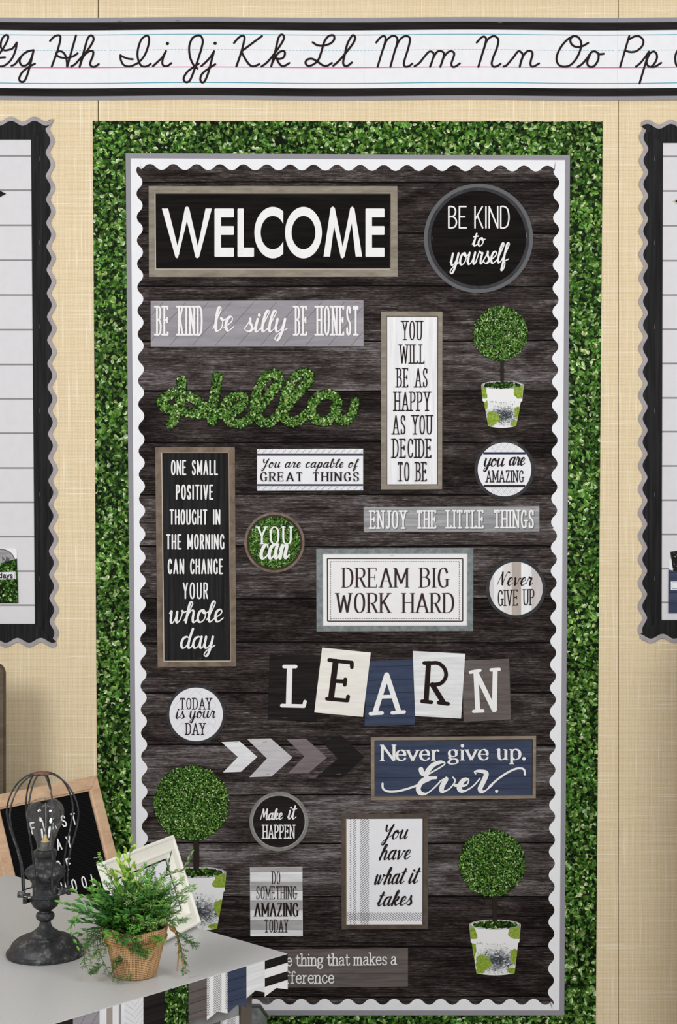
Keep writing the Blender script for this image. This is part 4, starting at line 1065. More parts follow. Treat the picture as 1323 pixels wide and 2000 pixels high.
# chevrons
CH = lambda *a: [(260 + a[i] / 2.646, 1300 + a[i + 1] / 2.646) for i in range(0, 12, 2)]
for lab, pts, m, st in (('white chevron arrow card, first of the row', CH(457, 395, 552, 392, 643, 472, 557, 549, 465, 552, 542, 473), WHITEWOOD_H, [(461, 1450)]),
                    ('pale lilac grey chevron arrow card beside the white one', CH(590, 380, 712, 376, 825, 475, 716, 573, 601, 577, 692, 480), grain('pale_lilac_print', (176, 172, 176), (202, 198, 202), (6, 1, 80)), [(518, 1449), (523, 1512)]),
                    ('mauve grey chevron arrow card between pale and black ones', CH(793, 379, 895, 378, 1003, 475, 907, 556, 800, 558, 886, 470), grain('mauve_print', (104, 94, 96), (130, 120, 122), (6, 1, 80)), [(594, 1448), (593, 1507)]),
                    ('black chevron arrow card, hardly seen on the dark board', CH(945, 364, 1078, 363, 1197, 472, 1080, 577, 947, 578, 1060, 478), BLACK, [(641, 1443), (662, 1512)])):
    cx, cy = sum(x for x, y in pts) / 6, sum(y for x, y in pts) / 6
    o = thing('chevron_card', lab, 'wall card', W(cx, cy), 'row of four chevron cards'); p = PX()
    A = [pts[0], pts[5], pts[4]]; B = [pts[1], pts[2], pts[3]]
    p.slab([pts[0], pts[1], pts[2], pts[5]], S0, S1, m); p.slab([pts[5], pts[2], pts[3], pts[4]], S0, S1, m); p.build('card', o)
    staple(o, *[(x, y, -4) for x, y in st])

# Never give up. Ever.
o = sign('wide navy sign with brown frame reading Never give up. Ever.', 886, 1500)
q = quad(724.7, 1440, 1047.7, 1437.2, 1047, 1559.2, 725, 1563)
framed(o, q, quad(732, 1447, 1040.7, 1444.6, 1040, 1553, 732.3, 1555.4), BROWN_FR and grain('tan_frame_print', (118, 106, 94), (148, 136, 122), (12, 1, 60)), NAVY, ((96, 84, 74), (60, 52, 46)))
p = PX()
for y in (1471.5, 1494.3, 1518.5, 1542): p.line(733, y + .3, 1040, y - 2.2, .9, SP, plain((40, 46, 64)))
p.build('plank_line', o)
def f(p):
    text(p, 'Never give up.', LOWER, 741.5, 1032, 1454.5, 1486.4, 5.6, SL, INK_W, k=.3, nib=.18, serif=.145, track=.12, space=.26, tilt=-.0075, sth=1.5)
    trace(p, '''S 252,375 256,405 290,420 350,415 420,395 480,370 520,352
S 850,395 900,350 960,310 1010,290 1045,295 1052,325''', 660, 1400, 2.876, 4, SL, INK_W)
    trace(p, '''S 468,295 476,318 500,325 545,302 590,275 602,260 580,254 535,272 500,315 505,342 552,340
S 552,342 490,350 455,392 460,425 495,432 535,405 575,365
S 575,362 600,348 608,350 585,395 590,420 630,402 660,362 648,340
S 660,385 720,385 735,352 705,358 682,400 708,418 760,390 800,345
S 775,320 770,308 800,305 835,318 818,365 800,405 820,420 868,385''', 660, 1400, 2.876, 9.5, SL + .0001, INK_W, k=.3, mode='b')
    p.disc(660 + 893 / 2.876, 1400 + 418 / 2.876, 3.1, SL, INK_W, 16)
letters(o, f)

# make it happen
o = round_sign('round black sign with pale ring reading Make it HAPPEN', 545, 1604.6, 57.9, 51.5, grain('pale_ring_print', (112, 110, 106), (142, 140, 135), (40, 1, 40)), BLACK)
p = PX(); p.ring(545, 1604.6, 50.5, 52.5, SP + .0002, plain((150, 148, 144))); p.build('inner_edge', o)
def f(p):
    text(p, 'Make', SCRIPT, 507.5, 553, 1579.5, 1603, 3.2, SL, INK_W, k=.5, mode='b', slant=.12, track=.0, tilt=-.03)
    text(p, 'it', SCRIPT, 560, 579, 1570, 1601, 3.2, SL, INK_W, k=.5, mode='b', slant=.12, track=.0)
    text(p, 'HAPPEN', CAPS, 512, 577, 1610.6, 1638.4, 2.2, SL, INK_W, serif=.085, track=.34)
letters(o, f)

# you have what it takes
o = sign('white plaid-edged sign with dark brown frame reading You have what it takes', 751, 1702)
q = quad(667, 1590.5, 836.3, 1588.8, 836, 1813.8, 667.6, 1815.5)
framed(o, q, quad(676.5, 1598.8, 826.5, 1598.2, 826, 1806, 677, 1806.3), DKBROWN, WHITE, ((146, 130, 114), (50, 42, 38)))
p = PX(); PL = plain((112, 106, 110))
for xa, xb in ((683.6, 686.6), (689.6, 696), (703.6, 721)): p.hatch(xa, 1599.5, xb, 1805.5, -.72, 3.5, 1.15, SP, PL)
p.hatch(677.5, 1782.5, 825.5, 1798, .72, 3.5, 1.15, SP + .0001, PL); p.build('plaid_print', o)
def f(p):
    for s_, a, b, c, e in (('You', 744, 800, 1610, 1641), ('have', 738, 805, 1648, 1681), ('what it', 728, 820, 1694, 1729), ('takes', 734, 809, 1739, 1771)):
        text(p, s_, SCRIPT, a, b - 4, c, e, 3.6, SL, INK_B, k=.38, mode='b', slant=.3, track=.05, space=.25, tilt=-.03)
letters(o, f)

# do something amazing today
o = sign('small whitewashed plank sign reading DO SOMETHING AMAZING TODAY', 540, 1761)
q = quad(488.5, 1693.9, 591, 1692.9, 591.8, 1827.8, 489.2, 1828.8); card(o, q, WHITEWOOD_H)
p = PX(); GP = grain('grey_plank_print', (150, 148, 148), (178, 176, 176), (10, 1, 70))
for ya, yb in ((155, 180), (235, 288), (340, 397), (450, 507)):
    y0_, y1_ = 1640 + ya / 2.876, 1640 + yb / 2.876; p.rect(489.2, y0_, 591.2, y1_, SP, GP); p.rect(489.2, y1_ - .7, 591.2, y1_, SP + .0001, plain((120, 118, 118)))
p.build('plank_print', o)
def f(p):
    text(p, 'DO', CAPS, 530.5, 549, 1702, 1727, 1.5, SL, INK_B, serif=.09, track=.38)
    text(p, 'SOMETHING', CAPS, 499.5, 581, 1731, 1756.6, 1.5, SL, INK_B, serif=.09, track=.38)
    text(p, 'AMAZING', CAPS, 495, 585, 1763.6, 1790, 3.2, SL, INK_B, k=.34, nib=.16, serif=.11, track=.3, sth=1.1)
    text(p, 'TODAY', CAPS, 516, 564, 1795.6, 1821, 1.5, SL, INK_B, serif=.09, track=.38)
letters(o, f); staple(o, (544, 1697.5, 0))

# the thing that makes a difference (its near end goes behind the table)
o = sign('dark grey-brown sign behind the table corner, typewriter lettering', 660, 1890)
card(o, quad(518, 1855.2, 797.3, 1851.4, 797.3, 1926.8, 518, 1929.5), GREYBROWN)
p = PX(); p.line(519, 1902.5, 797, 1901, .8, SP, plain((66, 60, 58))); p.build('plank_line', o)
def f(p):
    text(p, 'the thing that makes a', LOWER, 534, 777.5, 1862.5, 1888, 2.5, SL, INK_W, serif=.11, k=.85, track=.1, space=.22, tilt=-.012)
    text(p, 'difference', LOWER, 534, 655.5, 1896.5, 1921.8, 2.5, SL, INK_W, serif=.11, k=.85, track=.1, tilt=-.006)
letters(o, f)

# ------------------------------------------------------------------ furniture: table, low cabinet, upright panel, bin
A0 = Vector((-0.0981, 2.901, 0)); U = Vector((0.685, 0.7285, 0)); V = Vector((-0.7285, 0.685, 0)); TZ = 0.75
def TB(a, b, z): return A0 - U * a + V * b + Vector((0, 0, z))
def tbox(mb, a0, a1, b0, b1, z0, z1, m): mb.hexa([TB(a, b, z) for z in (z0, z1) for b in (b0, b1) for a in (a1, a0)], m)
lam = NT('grey_laminate', 0.38, 0.5); lam.col(lam.ramp(lam.noise(lam.coord((300, 300, 300)), 1, 3), [(.35, (180, 180, 181)), (.65, (192, 192, 191))])); LAM = lam.m
LEGM = plain((92, 84, 76), 0.5, 0.4)
table = thing('table', 'grey laminate table with pennant banners hung on its front', 'table', TB(.75, .46, 0))
m = MB(); tbox(m, 0, 1.5, 0, .921, TZ - .025, TZ, LAM); m.build('table_top', table, bevel=.0015)
for a0 in (.046, 1.424):
    for b0 in (.05, .841):
        m = MB(); tbox(m, a0, a0 + .03, b0, b0 + .03, 0, TZ - .025, LEGM); m.build('leg', table, bevel=.002)
m = MB(); tbox(m, .076, 1.424, .056, .074, .25, TZ - .025, plain((150, 151, 151), .5)); m.build('front_panel', table)

cab = thing('low_cabinet', 'low brown cabinet against the wall, mostly hidden behind the grey table', 'cabinet', (-.96, 3.88, 0))
CABM = grain('brown_grey_wood', (84, 74, 62), (108, 96, 82), (6, 6, 60))
m = MB(); m.box(-1.40, -.52, 3.64, 4.10, .06, .518, CABM); m.build('body', cab)
m = MB(); m.box(-1.41, -.515, 3.63, 4.105, .518, .5378, CABM); m.build('cabinet_top', cab, bevel=.003)
m = MB(); m.box(-1.37, -.55, 3.68, 4.06, 0, .06, LEGM); m.build('plinth', cab)
pan = thing('upright_panel', 'brown-grey upright panel with rounded top corner standing on the low cabinet', 'panel', (-1.1, 3.97, .538))
m = MB(); px1, zt_, rr_ = -.8690, 1.208, .03
out = [(-1.36, .538), (px1, .538)] + [(px1 - rr_ + rr_ * math.cos(t), zt_ - rr_ + rr_ * math.sin(t)) for t in [i * math.pi / 16 for i in range(9)]] + [(-1.36, zt_)]
a = [Vector((x, 3.90, z)) for x, z in out]; b = [Vector((x, 3.935, z)) for x, z in out]
m.face(a, CABM); m.face(b[::-1], CABM)
for i in range(len(out)): j = (i + 1) % len(out); m.face([a[i], b[i], b[j], a[j]], CABM)
m.build('panel', pan)

side = thing('shade_cabinet', 'tall brown-grey cabinet standing against the wall beside the navy pocket board', 'cabinet', (1.3, 3.87, 0))  # added outside the frame, sized to cast soft shade on the lower wall
m = MB(); m.box(1.005, 1.62, 3.68, 4.10, .06, 1.36, CABM); m.build('body', side, bevel=.004)
m = MB(); m.box(1.03, 1.60, 3.72, 4.06, 0, .06, LEGM); m.build('plinth', side)

GALM = NT('galvanised_steel', .42, .5); GALM.col(GALM.ramp(GALM.noise(GALM.coord((40, 40, 40)), 1, 5), [(.35, (112, 118, 120)), (.65, (168, 172, 174))])); GALM.b.inputs['Metallic'].default_value = .35; GALM = GALM.m
binn = thing('metal_bin', 'galvanised metal bin with sloping rim on the floor behind the table leg', 'bin', (-.32, 3.76, 0))
def bin_shell(x0, x1, y0, y1, zf, zb_, th, mat):
    mb = MB()
    def P(x, y, top): return Vector((x, y, (lerp(zf, zb_, (y - y0) / (y1 - y0)) if top else .002)))
    for (xa, ya, xb, yb) in ((x0, y0, x1, y0 + th), (x0, y1 - th, x1, y1), (x0, y0 + th, x0 + th, y1 - th), (x1 - th, y0 + th, x1, y1 - th)):
        mb.hexa([P(x, y, tp) for tp in (0, 1) for y in (ya, yb) for x in (xa, xb)], mat)
    mb.box(x0, x1, y0, y1, 0, .004, mat); return mb
bin_shell(-.45, -.188, 3.55, 3.96, .4356, .271, .004, GALM).build('bin_body', binn)
m = MB(); rim = [(-.452, 3.548), (-.186, 3.548), (-.186, 3.962), (-.452, 3.962), (-.452, 3.548)]
m.tube([Vector((x, y, lerp(.4376, .273, (y - 3.548) / .414))) for x, y in rim], .004, plain((70, 72, 74), .4, .5), 8); m.build('rim', binn)

# ------------------------------------------------------------------ pennant banners on the table front
def banner(label, origin, bounds, kinds, hts, out):
    """flat pennants; x runs right along the table front, y down, in metres from the near corner of the table top"""
    to = lambda x, y, d: origin + U * x - V * (out + d) - Vector((0, 0, y))
    g = thing('pennant_banner', label, 'banner', to((bounds[0] + bounds[-1]) / 2, 0, 0))
    for i, kd in enumerate(kinds):
        x1, x0 = bounds[i], bounds[i + 1]; h = hts[i]; nt = h - .0095; w_ = x1 - x0; mid = (x0 + x1) / 2
        mat, lab = {'stripe': (INK_W, 'black and white striped pennant'), 'white': (WHITEWOOD_H, 'white wood pennant'), 'navy': (NAVY, 'navy plank pennant'), 'plaid': (INK_W, 'white pennant with slanted dark lines'),
               'wood': (GREYBROWN, 'grey-brown wood pennant'), 'leaf': (plain((22, 36, 14)), 'leaf print pennant'), 'black': (BLACK, 'black wood pennant'), 'herring': (plain((222, 222, 225)), 'white herringbone pennant'),
               'boards': (WHITEWOOD_V, 'striped whitewashed pennant'), 'lilac': (LILAC, 'lilac grey plank pennant')}[kd]
        p = PX(to); e = .0003
        L_ = [(x0, 0), (mid, 0), (mid, nt), (x0, h)]; R_ = [(mid, 0), (x1, 0), (x1, h), (mid, nt)]
        p.slab(L_, 0, e, mat); p.slab(R_, 0, e, mat); d = e + .0002
        def bot(x): return lerp(h, nt, 1 - abs(x - mid) / (w_ / 2))
        if kd == 'stripe':
            for ya, yb in ((0, .0165), (.033, .0495)): p.rect(x0, ya, x1, yb, d, BLACK)
        elif kd == 'navy' or kd == 'wood':
            for y in (.017, .037, .056): p.line(x0, y, x1, y, .0008, d, plain((34, 38, 54) if kd == 'navy' else (58, 52, 50)))
        elif kd == 'plaid':
            for xa, xb in ((0, .12), (.32, .70), (.90, 1)):
                q = PX(to); q.hatch(x0 + xa * w_, 0, x0 + xb * w_, nt + .001, -.75, .0032, .0011, d, plain((92, 84, 92)))
                p.mats.append(q.mats[0]) if q.mats and q.mats[0] not in p.mats else None
                k = len(p.v); p.v += q.v; p.c += q.c; p.f += [tuple(v + k for v in f_) for f_ in q.f]; p.mi += [p.slot(q.mats[0])] * len(q.f)
        elif kd == 'herring':
            for k_ in range(-1, 12):
                y = k_ * .011
                for xa, xb, sg in ((x0, mid, 1), (mid, x1, -1)):
                    ya, yb = y, y + sg * (xb - xa) * .8
                    t0, t1 = 0, 1
                    n_ = 8
                    for q in range(n_):
                        xs, xe = lerp(xa, xb, q / n_), lerp(xa, xb, (q + 1) / n_); ys, ye = lerp(ya, yb, q / n_) + (0 if sg > 0 else .012), lerp(ya, yb, (q + 1) / n_) + (0 if sg > 0 else .012)
                        if 0 < min(ys, ye) and ys < bot(xs) and ye < bot(xe): p.line(xs, ys, xe, ye, .0006, d, plain((182, 182, 190)))
        elif kd == 'boards':
            for xa, xb, c in ((.28, .52, (158, 148, 142)), (.78, .88, (142, 142, 146))):
                xs, xe = x0 + xa * w_, x0 + xb * w_; p.poly([(xs, 0), (xe, 0), (xe, bot(xe)), (xs, bot(xs))], d, plain(c))
        elif kd == 'lilac':
            p.hatch(x0, 0, x1, nt, -.9, .022, .0008, d, plain((104, 102, 112)))
        elif kd == 'leaf':
            leaf_fill(p, x0, 0, x1, h, lambda x, y: x0 + .002 < x < x1 - .002 and .0015 < y < bot(x) - .0025, .0030, .0066, d, d + .0004, 50 + i)
        p.build('pennant', g, label=lab)
    return g
def a_of_px(px_, b=0.0):
    k = (px_ - CX) / F; O = A0 + V * b     # O.x - U.x a = k (O.y - U.y a)
    return (O.x - k * O.y) / (U.x - k * U.y)
bn = [-max(0.0, a_of_px(v)) for v in (562.0, 516.8, 481, 444, 403.6, 367.6, 320.5, 279.6, 242, 194, 142, 88, 36)]
bn[0] = -.0005
KINDS = ['stripe', 'white', 'navy', 'plaid', 'wood', 'leaf', 'black', 'herring', 'boards', 'lilac', 'black', 'stripe']
banner('upper banner of swallowtail pennants along the table edge', A0 + Vector((0, 0, TZ - .0008)), bn, KINDS, [.068, .060] + [.0765] * 10, .0006)
s0 = a_of_px(471.5, .056); bn2 = [-(s0 + k * .0545) for k in range(6)]
banner('lower banner of pennants on the table front panel, under the upper one', A0 + V * .056 + Vector((0, 0, .6365)), bn2, ['plaid', 'wood', 'leaf', 'black', 'herring'], [.0765] * 5, .0006)

# ------------------------------------------------------------------ oak letter board leaning behind the table
OAK = grain('oak', (206, 172, 142), (226, 196, 168), (70, 70, 9)); 
t = NT('oak_frame', .55, .3); nv = t.noise(t.coord((14, 14, 60)), 1, 7, .65, .5); t.col(t.ramp(nv, [(.34, (198, 160, 128)), (.66, (224, 190, 158))])); OAK = t.m
FELT = plain((22, 22, 24), .95, .05)
def board_frame(TR, a, b):
    a, b = R(a), R(b)
    ex = Vector((math.cos(a), math.sin(a), 0)); ez = Vector((-math.sin(a) * math.sin(b), math.cos(a) * math.sin(b), math.cos(b)))
    nf = Vector((math.sin(a) * math.cos(b), -math.cos(a) * math.cos(b), math.sin(b)))
    return ex, ez, nf
def frame_bars(to, w_, h_, bw, d0, d1, m, prof=None):
    """four mitred bars; prof: (offset from the outer edge, height d) pairs"""
    prof = prof or [(0, d0), (0, d1), (bw, d1), (bw, d0)]
    mb = PX(to); cor = lambda o: [(o, o), (w_ - o, o), (w_ - o, h_ - o), (o, h_ - o)]
    rows = [[to(x, y, d) for x, y in cor(o)] for o, d in prof]
    mb.grid(rows + [rows[0]], m, True); return mb
TR = Vector((-.653, 4.07, .889)); ex, ez, nf = board_frame(TR, 54, 20); LW, LH = .387, .366
LB = lambda x, y, d: TR - ex * (LW - x) - ez * y + nf * d
lb = thing('letter_board', 'black felt letter board in oak frame leaning behind the table', 'letter board', LB(LW / 2, LH, -.01))
frame_bars(LB, LW, LH, .037, -.02, 0, OAK, [(0, -.02), (0, -.001), (.001, 0), (.032, 0), (.033, -.002), (.037, -.003), (.037, -.015)]).build('frame', lb)
p = PX(LB)
for x, y, s1, s2 in ((0, 0, 1, 1), (LW, 0, -1, 1), (LW, LH, -1, -1), (0, LH, 1, -1)): p.line(x + s1 * .001, y + s2 * .001, x + s1 * .032, y + s2 * .032, .0007, .0004, plain((150, 116, 88)))
p.build('mitre_line', lb)
p = PX(LB); p.slabrect(.037, .037, LW - .037, LH - .037, -.016, -.0095, FELT)
y = .040
while y < LH - .042: p.slabrect(.0372, y, LW - .0372, y + .0042, -.0095, -.0078, FELT); y += .0068
p.build('felt', lb)
p = PX(LB)
for s_, cy_ in (('FIRST', .100), ('DAY', .155), ('OF', .210), ('SCHOOL', .265)):
    for i, ch in enumerate(s_):
        cx_ = .202 + (i - (len(s_) - 1) / 2) * .0355; ww = .0035 if ch == 'I' else .0168
        text(p, ch, CAPS, cx_ - ww / 2, cx_ + ww / 2, cy_ - .0155, cy_ + .0155, .0042, -.006, plain((250, 250, 252)), track=0)
p.build('lettering', lb)

# ------------------------------------------------------------------ white picture frame on the table
IV = plain((238, 236, 226), .35, .5)
PW, PH = .2656, .1878; a_, b_ = 65.6, 20.6
ex2, ez2, nf2 = board_frame(None, a_, b_); BRc = Vector((-.2798, 3.0926, TZ)); TR2 = BRc + ez2 * PH + Vector((0, 0, .0062))
PF = lambda x, y, d: TR2 - ex2 * (PW - x) - ez2 * y + nf2 * d
pf = thing('picture_frame', 'ivory white picture frame leaning back on the table behind the potted plant', 'picture frame', PF(PW / 2, PH, -.01))
frame_bars(PF, PW, PH, .04, -.017, 0, IV, [(0, -.017), (0, -.003), (.003, 0), (.006, -.0005), (.008, -.003), (.024, -.003), (.026, -.001), (.029, -.001), (.031, -.006), (.039, -.009), (.039, -.014)]).build('frame', pf)
p = PX(PF); p.slabrect(.036, .036, PW - .036, PH - .036, -.016, -.0125, plain((232, 233, 238), .3))
p.build('picture', pf)
p = PX(PF); p.frame_line([(.041, .041), (PW - .041, .041), (PW - .041, PH - .041), (.041, PH - .041)], .003, -.0122, plain((34, 32, 34))); p.build('dark_inner_edge', pf)
p = PX(PF)
for pts in ([(.178, .118), (.186, .128), (.198, .126), (.204, .114), (.203, .100)], [(.150, .062), (.158, .080), (.160, .098)], [(.120, .070), (.138, .064), (.140, .085), (.122, .098), (.146, .104)], [(.080, .075), (.090, .060), (.100, .078), (.084, .092), (.100, .110)], [(.172, .062), (.168, .085), (.180, .098), (.192, .085), (.190, .062)]):
    q = cr(pts); p.ribbon(q, [.0018] * len(q), -.0121, INK_B, caps=False)
p.build('lettering', pf)
m = MB(); m.tube([PF(PW / 2, .04, -.02), PF(PW / 2, .10, -.035), Vector((PF(PW / 2, .04, -.02).x - .02, PF(PW / 2, .04, -.02).y + .012, TZ + .004))], .004, plain((40, 38, 38))); 

# ------------------------------------------------------------------ caged industrial lamp
LX, LY, K = -.5637, 2.894, .1487e-3
def zl(r, z): return (r * K, TZ + .0004 + z * K)
lamp = thing('cage_lamp', 'aged black iron table lamp with wire cage and clear bulb', 'lamp', (LX, LY, TZ))
m = MB(); m.lathe([zl(*q) for q in ((1, 0), (492, 0), (500, 18), (498, 42), (486, 56), (470, 64), (462, 78), (448, 112), (418, 158), (372, 196), (318, 224), (262, 244), (214, 254), (212, 262), (190, 276), (156, 300), (118, 330), (88, 360), (74, 398), (70, 440), (1, 440))], IRON, (LX, LY, 0), 64); m.build('base', lamp, True, crisp=True)
m = MB(); m.lathe([zl(*q) for q in ((1, 438), (80, 440), (108, 458), (120, 488), (118, 518), (104, 540), (76, 550), (72, 560), (88, 574), (122, 596), (156, 626), (178, 668), (186, 700), (184, 736), (166, 742), (162, 750), (162, 874), (176, 884), (176, 898), (168, 904), (172, 930), (196, 966), (230, 1010), (256, 1046), (264, 1066), (256, 1088), (204, 1130), (150, 1168), (136, 1196), (132, 1230), (136, 1262), (148, 1276), (152, 1300), (148, 1338), (134, 1350), (120, 1350), (1, 1345))], IRON, (LX, LY, 0), 64); m.build('socket', lamp, True, crisp=True)
bz = lambda z: TZ + z * K
fl = MB()
for i in range(40):
    t = 2 * math.pi * i / 40; c, s_ = math.cos(t), math.sin(t)
    fl.tube([(LX + c * r * K, LY + s_ * r * K, bz(z)) for r, z in ((252, 1094), (214, 1126), (176, 1154))], .0010, IRON, 6)
fl.build('fluting', lamp, True)
def cage_c(z): return LX - 46 * K * max(0, (z - 800) / 1539.0)
WIREP = [(104, 2335), (150, 2326), (225, 2288), (305, 2222), (375, 2130), (425, 2030), (456, 1930), (466, 1840), (456, 1740), (424, 1600), (384, 1470), (345, 1345), (314, 1200), (298, 1050), (294, 900), (292, 812)]
WIRE = plain((34, 35, 38), .5, .4)
for ang in (180, 219, 258, 299, 357, 45, 86, 129):
    c, s_ = math.cos(R(ang)), math.sin(R(ang)); q = cr(WIREP, 4)
    m = MB(); m.tube([(cage_c(z) + c * r * K, LY + s_ * r * K, bz(z)) for r, z in q], .0017, IRON, 8); m.build('cage_wire', lamp, True)
def torus(r, z, rad, mat, n=40, cx_=None):
    mb = MB(); rows = []
    for i in range(n + 1):
        t = 2 * math.pi * i / n
        rows.append([Vector(((cx_ or LX) + (r + rad * math.cos(f_)) * math.cos(t), LY + (r + rad * math.cos(f_)) * math.sin(t), z + rad * math.sin(f_))) for f_ in [2 * math.pi * j / 10 for j in range(10)]])
    mb.grid(rows, mat, True); return mb
torus(292 * K, bz(815), .0014, IRON).build('cage_hoop', lamp, True)
RUST = grain('rusty_iron', (72, 54, 46), (140, 104, 88), (90, 90, 90))
m = MB(); m.lathe([(1e-4, bz(2350)), (112 * K, bz(2348)), (116 * K, bz(2336)), (110 * K, bz(2322)), (70 * K, bz(2318)), (66 * K, bz(2335)), (1e-4, bz(2336))], RUST, (cage_c(2335), LY, 0), 32); m.build('cage_cap', lamp, True)
m = MB()
m.tube([(LX - 178 * K, LY - .012, bz(800)), (LX - 262 * K, LY - .018, bz(800))], .0025, IRON, 10); m.tube([(LX - 252 * K, LY - .018, bz(804)), (LX - 328 * K, LY - .018, bz(806))], .0062, IRON, 14)
m.build('thumb_screw', lamp, True)
m = MB(); m.hexa([Vector((LX + x * K, LY + y, bz(z))) for z in (690, 766) for y in (-.022, -.012) for x in (-262, -206)], IRON); m.tube([(LX - 205 * K, LY - .014, bz(716)), (LX - 160 * K, LY - .004, bz(716))], .004, IRON, 10); m.build('clamp', lamp, bevel=.001)
m = MB(); m.hexa([Vector((LX + x * K, LY + y, bz(z))) for z in (790, 850) for y in (-.006, .006) for x in (170, 326)], IRON); m.tube([(LX + 304 * K, LY, bz(775)), (LX + 304 * K, LY, bz(885))], .0048, IRON, 12); m.build('hinge', lamp, bevel=.001)
g = NT('clear_glass', .02); g.t.nodes.remove(g.b); mixn = g.n('ShaderNodeMixShader'); tr = g.n('ShaderNodeBsdfTransparent'); tr.inputs[0].default_value = (.93, .94, .93, 1); gl = g.n('ShaderNodeBsdfGlossy'); gl.inputs['Roughness'].default_value = .03
lw = g.n('ShaderNodeLayerWeight'); lw.inputs['Blend'].default_value = .28; mp_ = g.math('ADD', g.math('MULTIPLY', g.math('POWER', lw.outputs['Facing'], 2.4), .85), .08)
g.link(mp_, mixn.inputs[0]); g.link(tr.outputs[0], mixn.inputs[1]); g.link(gl.outputs[0], mixn.inputs[2]); g.link(mixn.outputs[0], [n_ for n_ in g.t.nodes if n_.type == 'OUTPUT_MATERIAL'][0].inputs[0])
bulb = MB(); bp = cr([(105, 1350), (106, 1380), (112, 1430), (122, 1474), (146, 1540), (172, 1604), (204, 1664), (224, 1714), (238, 1774), (241, 1834), (232, 1890), (208, 1938), (162, 1982), (90, 2014), (2, 2024)], 3)
bulb.lathe([(r * K, bz(z)) for r, z in bp], g.m, (LX, LY, 0), 56); bo = bulb.build('bulb', lamp, True)
m = MB(); m.lathe([(r * K, bz(z)) for r, z in ((1, 1352), (98, 1352), (100, 1372), (62, 1376), (58, 1440), (52, 1452), (1, 1454))], plain((74, 74, 74), .4, .5), (LX, LY, 0), 24); m.build('bulb_stem', bo, True)
BRASS = plain((206, 178, 120), .3, .6)
m = MB(); m.lathe([(r * K, bz(z)) for r, z in ((1, 1452), (54, 1453), (54, 1466), (36, 1470), (36, 1496), (22, 1500), (20, 1536), (12, 1550), (1, 1552))], BRASS, (LX, LY, 0), 20); m.build('bulb_mount', bo, True)
m = MB(); m.tube([(LX, LY, bz(1545)), (LX + .0012, LY, bz(1700)), (LX + .0004, LY, bz(1960))], .0011, plain((120, 118, 112), .3, .5), 8)
for k in range(6):
    t = k * math.pi / 3; m.tube([(LX + .0004, LY, bz(1930)), (LX + .012 * math.cos(t), LY + .012 * math.sin(t), bz(1900))], .0004, STEEL, 5)
m.build('filament_post', bo, True)

# ------------------------------------------------------------------ potted plant in a burlap-wrapped pot
PC = Vector((-.3737, 2.766, TZ)); Q = .2132e-3
def ZP(zx, zy, dep=0.0):   # a point seen at (zx, zy) on the enlarged plant view, dep metres nearer than the pot's axis
    px_, py_ = 110 + zx / 4.41, 1620 + zy / 4.41; Zd = PC.y - dep
    return Vector(((px_ - CX) * Zd / F, Zd, CAMZ - (py_ - CY) * Zd / F))
plant = thing('potted_plant', 'green mixed foliage plant in burlap wrapped pot on the table', 'potted plant', PC)
JUTE = m_weave_uv('burlap_wrap', (88, 60, 36), (196, 158, 116), 104, 26)
m = MB(); NL = 72; prof = [(.0005, 0), (.0375, .0003), (.0395, .002), (.044, .022), (.0495, .045), (.0535, .066), (.0572, .072), (.0600, .082), (.0612, .092), (.0588, .0925), (.056, .080), (.0005, .078)]
rg = random.Random(4); uv = []
rows = []
for j, (r_, z_) in enumerate(prof):
    row = []
    for i in range(NL + 1):
        t_ = 2 * math.pi * i / NL; wob = 1 + (.012 * math.sin(3 * t_ + j * .5) + .008 * math.sin(7 * t_)) * (r_ > .04)
        dz_ = (.003 * math.sin(2 * t_ + 1) + .002 * math.sin(5 * t_)) if 7 <= j <= 9 else 0
        row.append(PC + Vector((r_ * wob * math.cos(t_), r_ * wob * math.sin(t_), z_ + dz_ + .0006))); uv.append((i / NL, (z_ if j < 9 else .19 - z_) / .09))
    rows.append(row)
m.grid(rows, JUTE); m.uv = uv; m.build('burlap_pot', plant, True)
TW = grain('jute_twine', (150, 108, 62), (206, 162, 104), (300, 300, 300))
m = MB()
for k in range(2):
    m.tube([PC + Vector(((.0568 + .0012 * k + .0006 * math.sin(5 * t_)) * math.cos(t_), (.0568 + .0012 * k) * math.sin(t_), .0665 + k * .0028 + .0015 * math.sin(2 * t_ + k))) for t_ in [2 * math.pi * i / 48 for i in range(49)]], .0015, TW, 7)
for pts in (((985, 800), (1010, 830), (1020, 880), (985, 860), (975, 815)), ((985, 800), (960, 770), (950, 800), (975, 830)), ((985, 830), (1025, 860), (1050, 930), (1055, 1050), (1042, 1220)), ((985, 830), (1030, 900), (1065, 1000), (1085, 1120), (1098, 1235))):
    m.tube([ZP(x, y, .012) for x, y in cr(list(pts), 4)], .0014, TW, 7)
m.build('twine', plant, True)
m = MB(); m.lathe([(.0005, .081), (.055, .081), (.054, .0815), (.0005, .086)], grain('plant_filler', (40, 34, 22), (70, 62, 40), (120, 120, 120)), PC, 32); m.build('filler', plant, True)
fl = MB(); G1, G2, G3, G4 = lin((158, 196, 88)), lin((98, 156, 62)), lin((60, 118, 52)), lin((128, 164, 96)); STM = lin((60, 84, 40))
rg = random.Random(12)
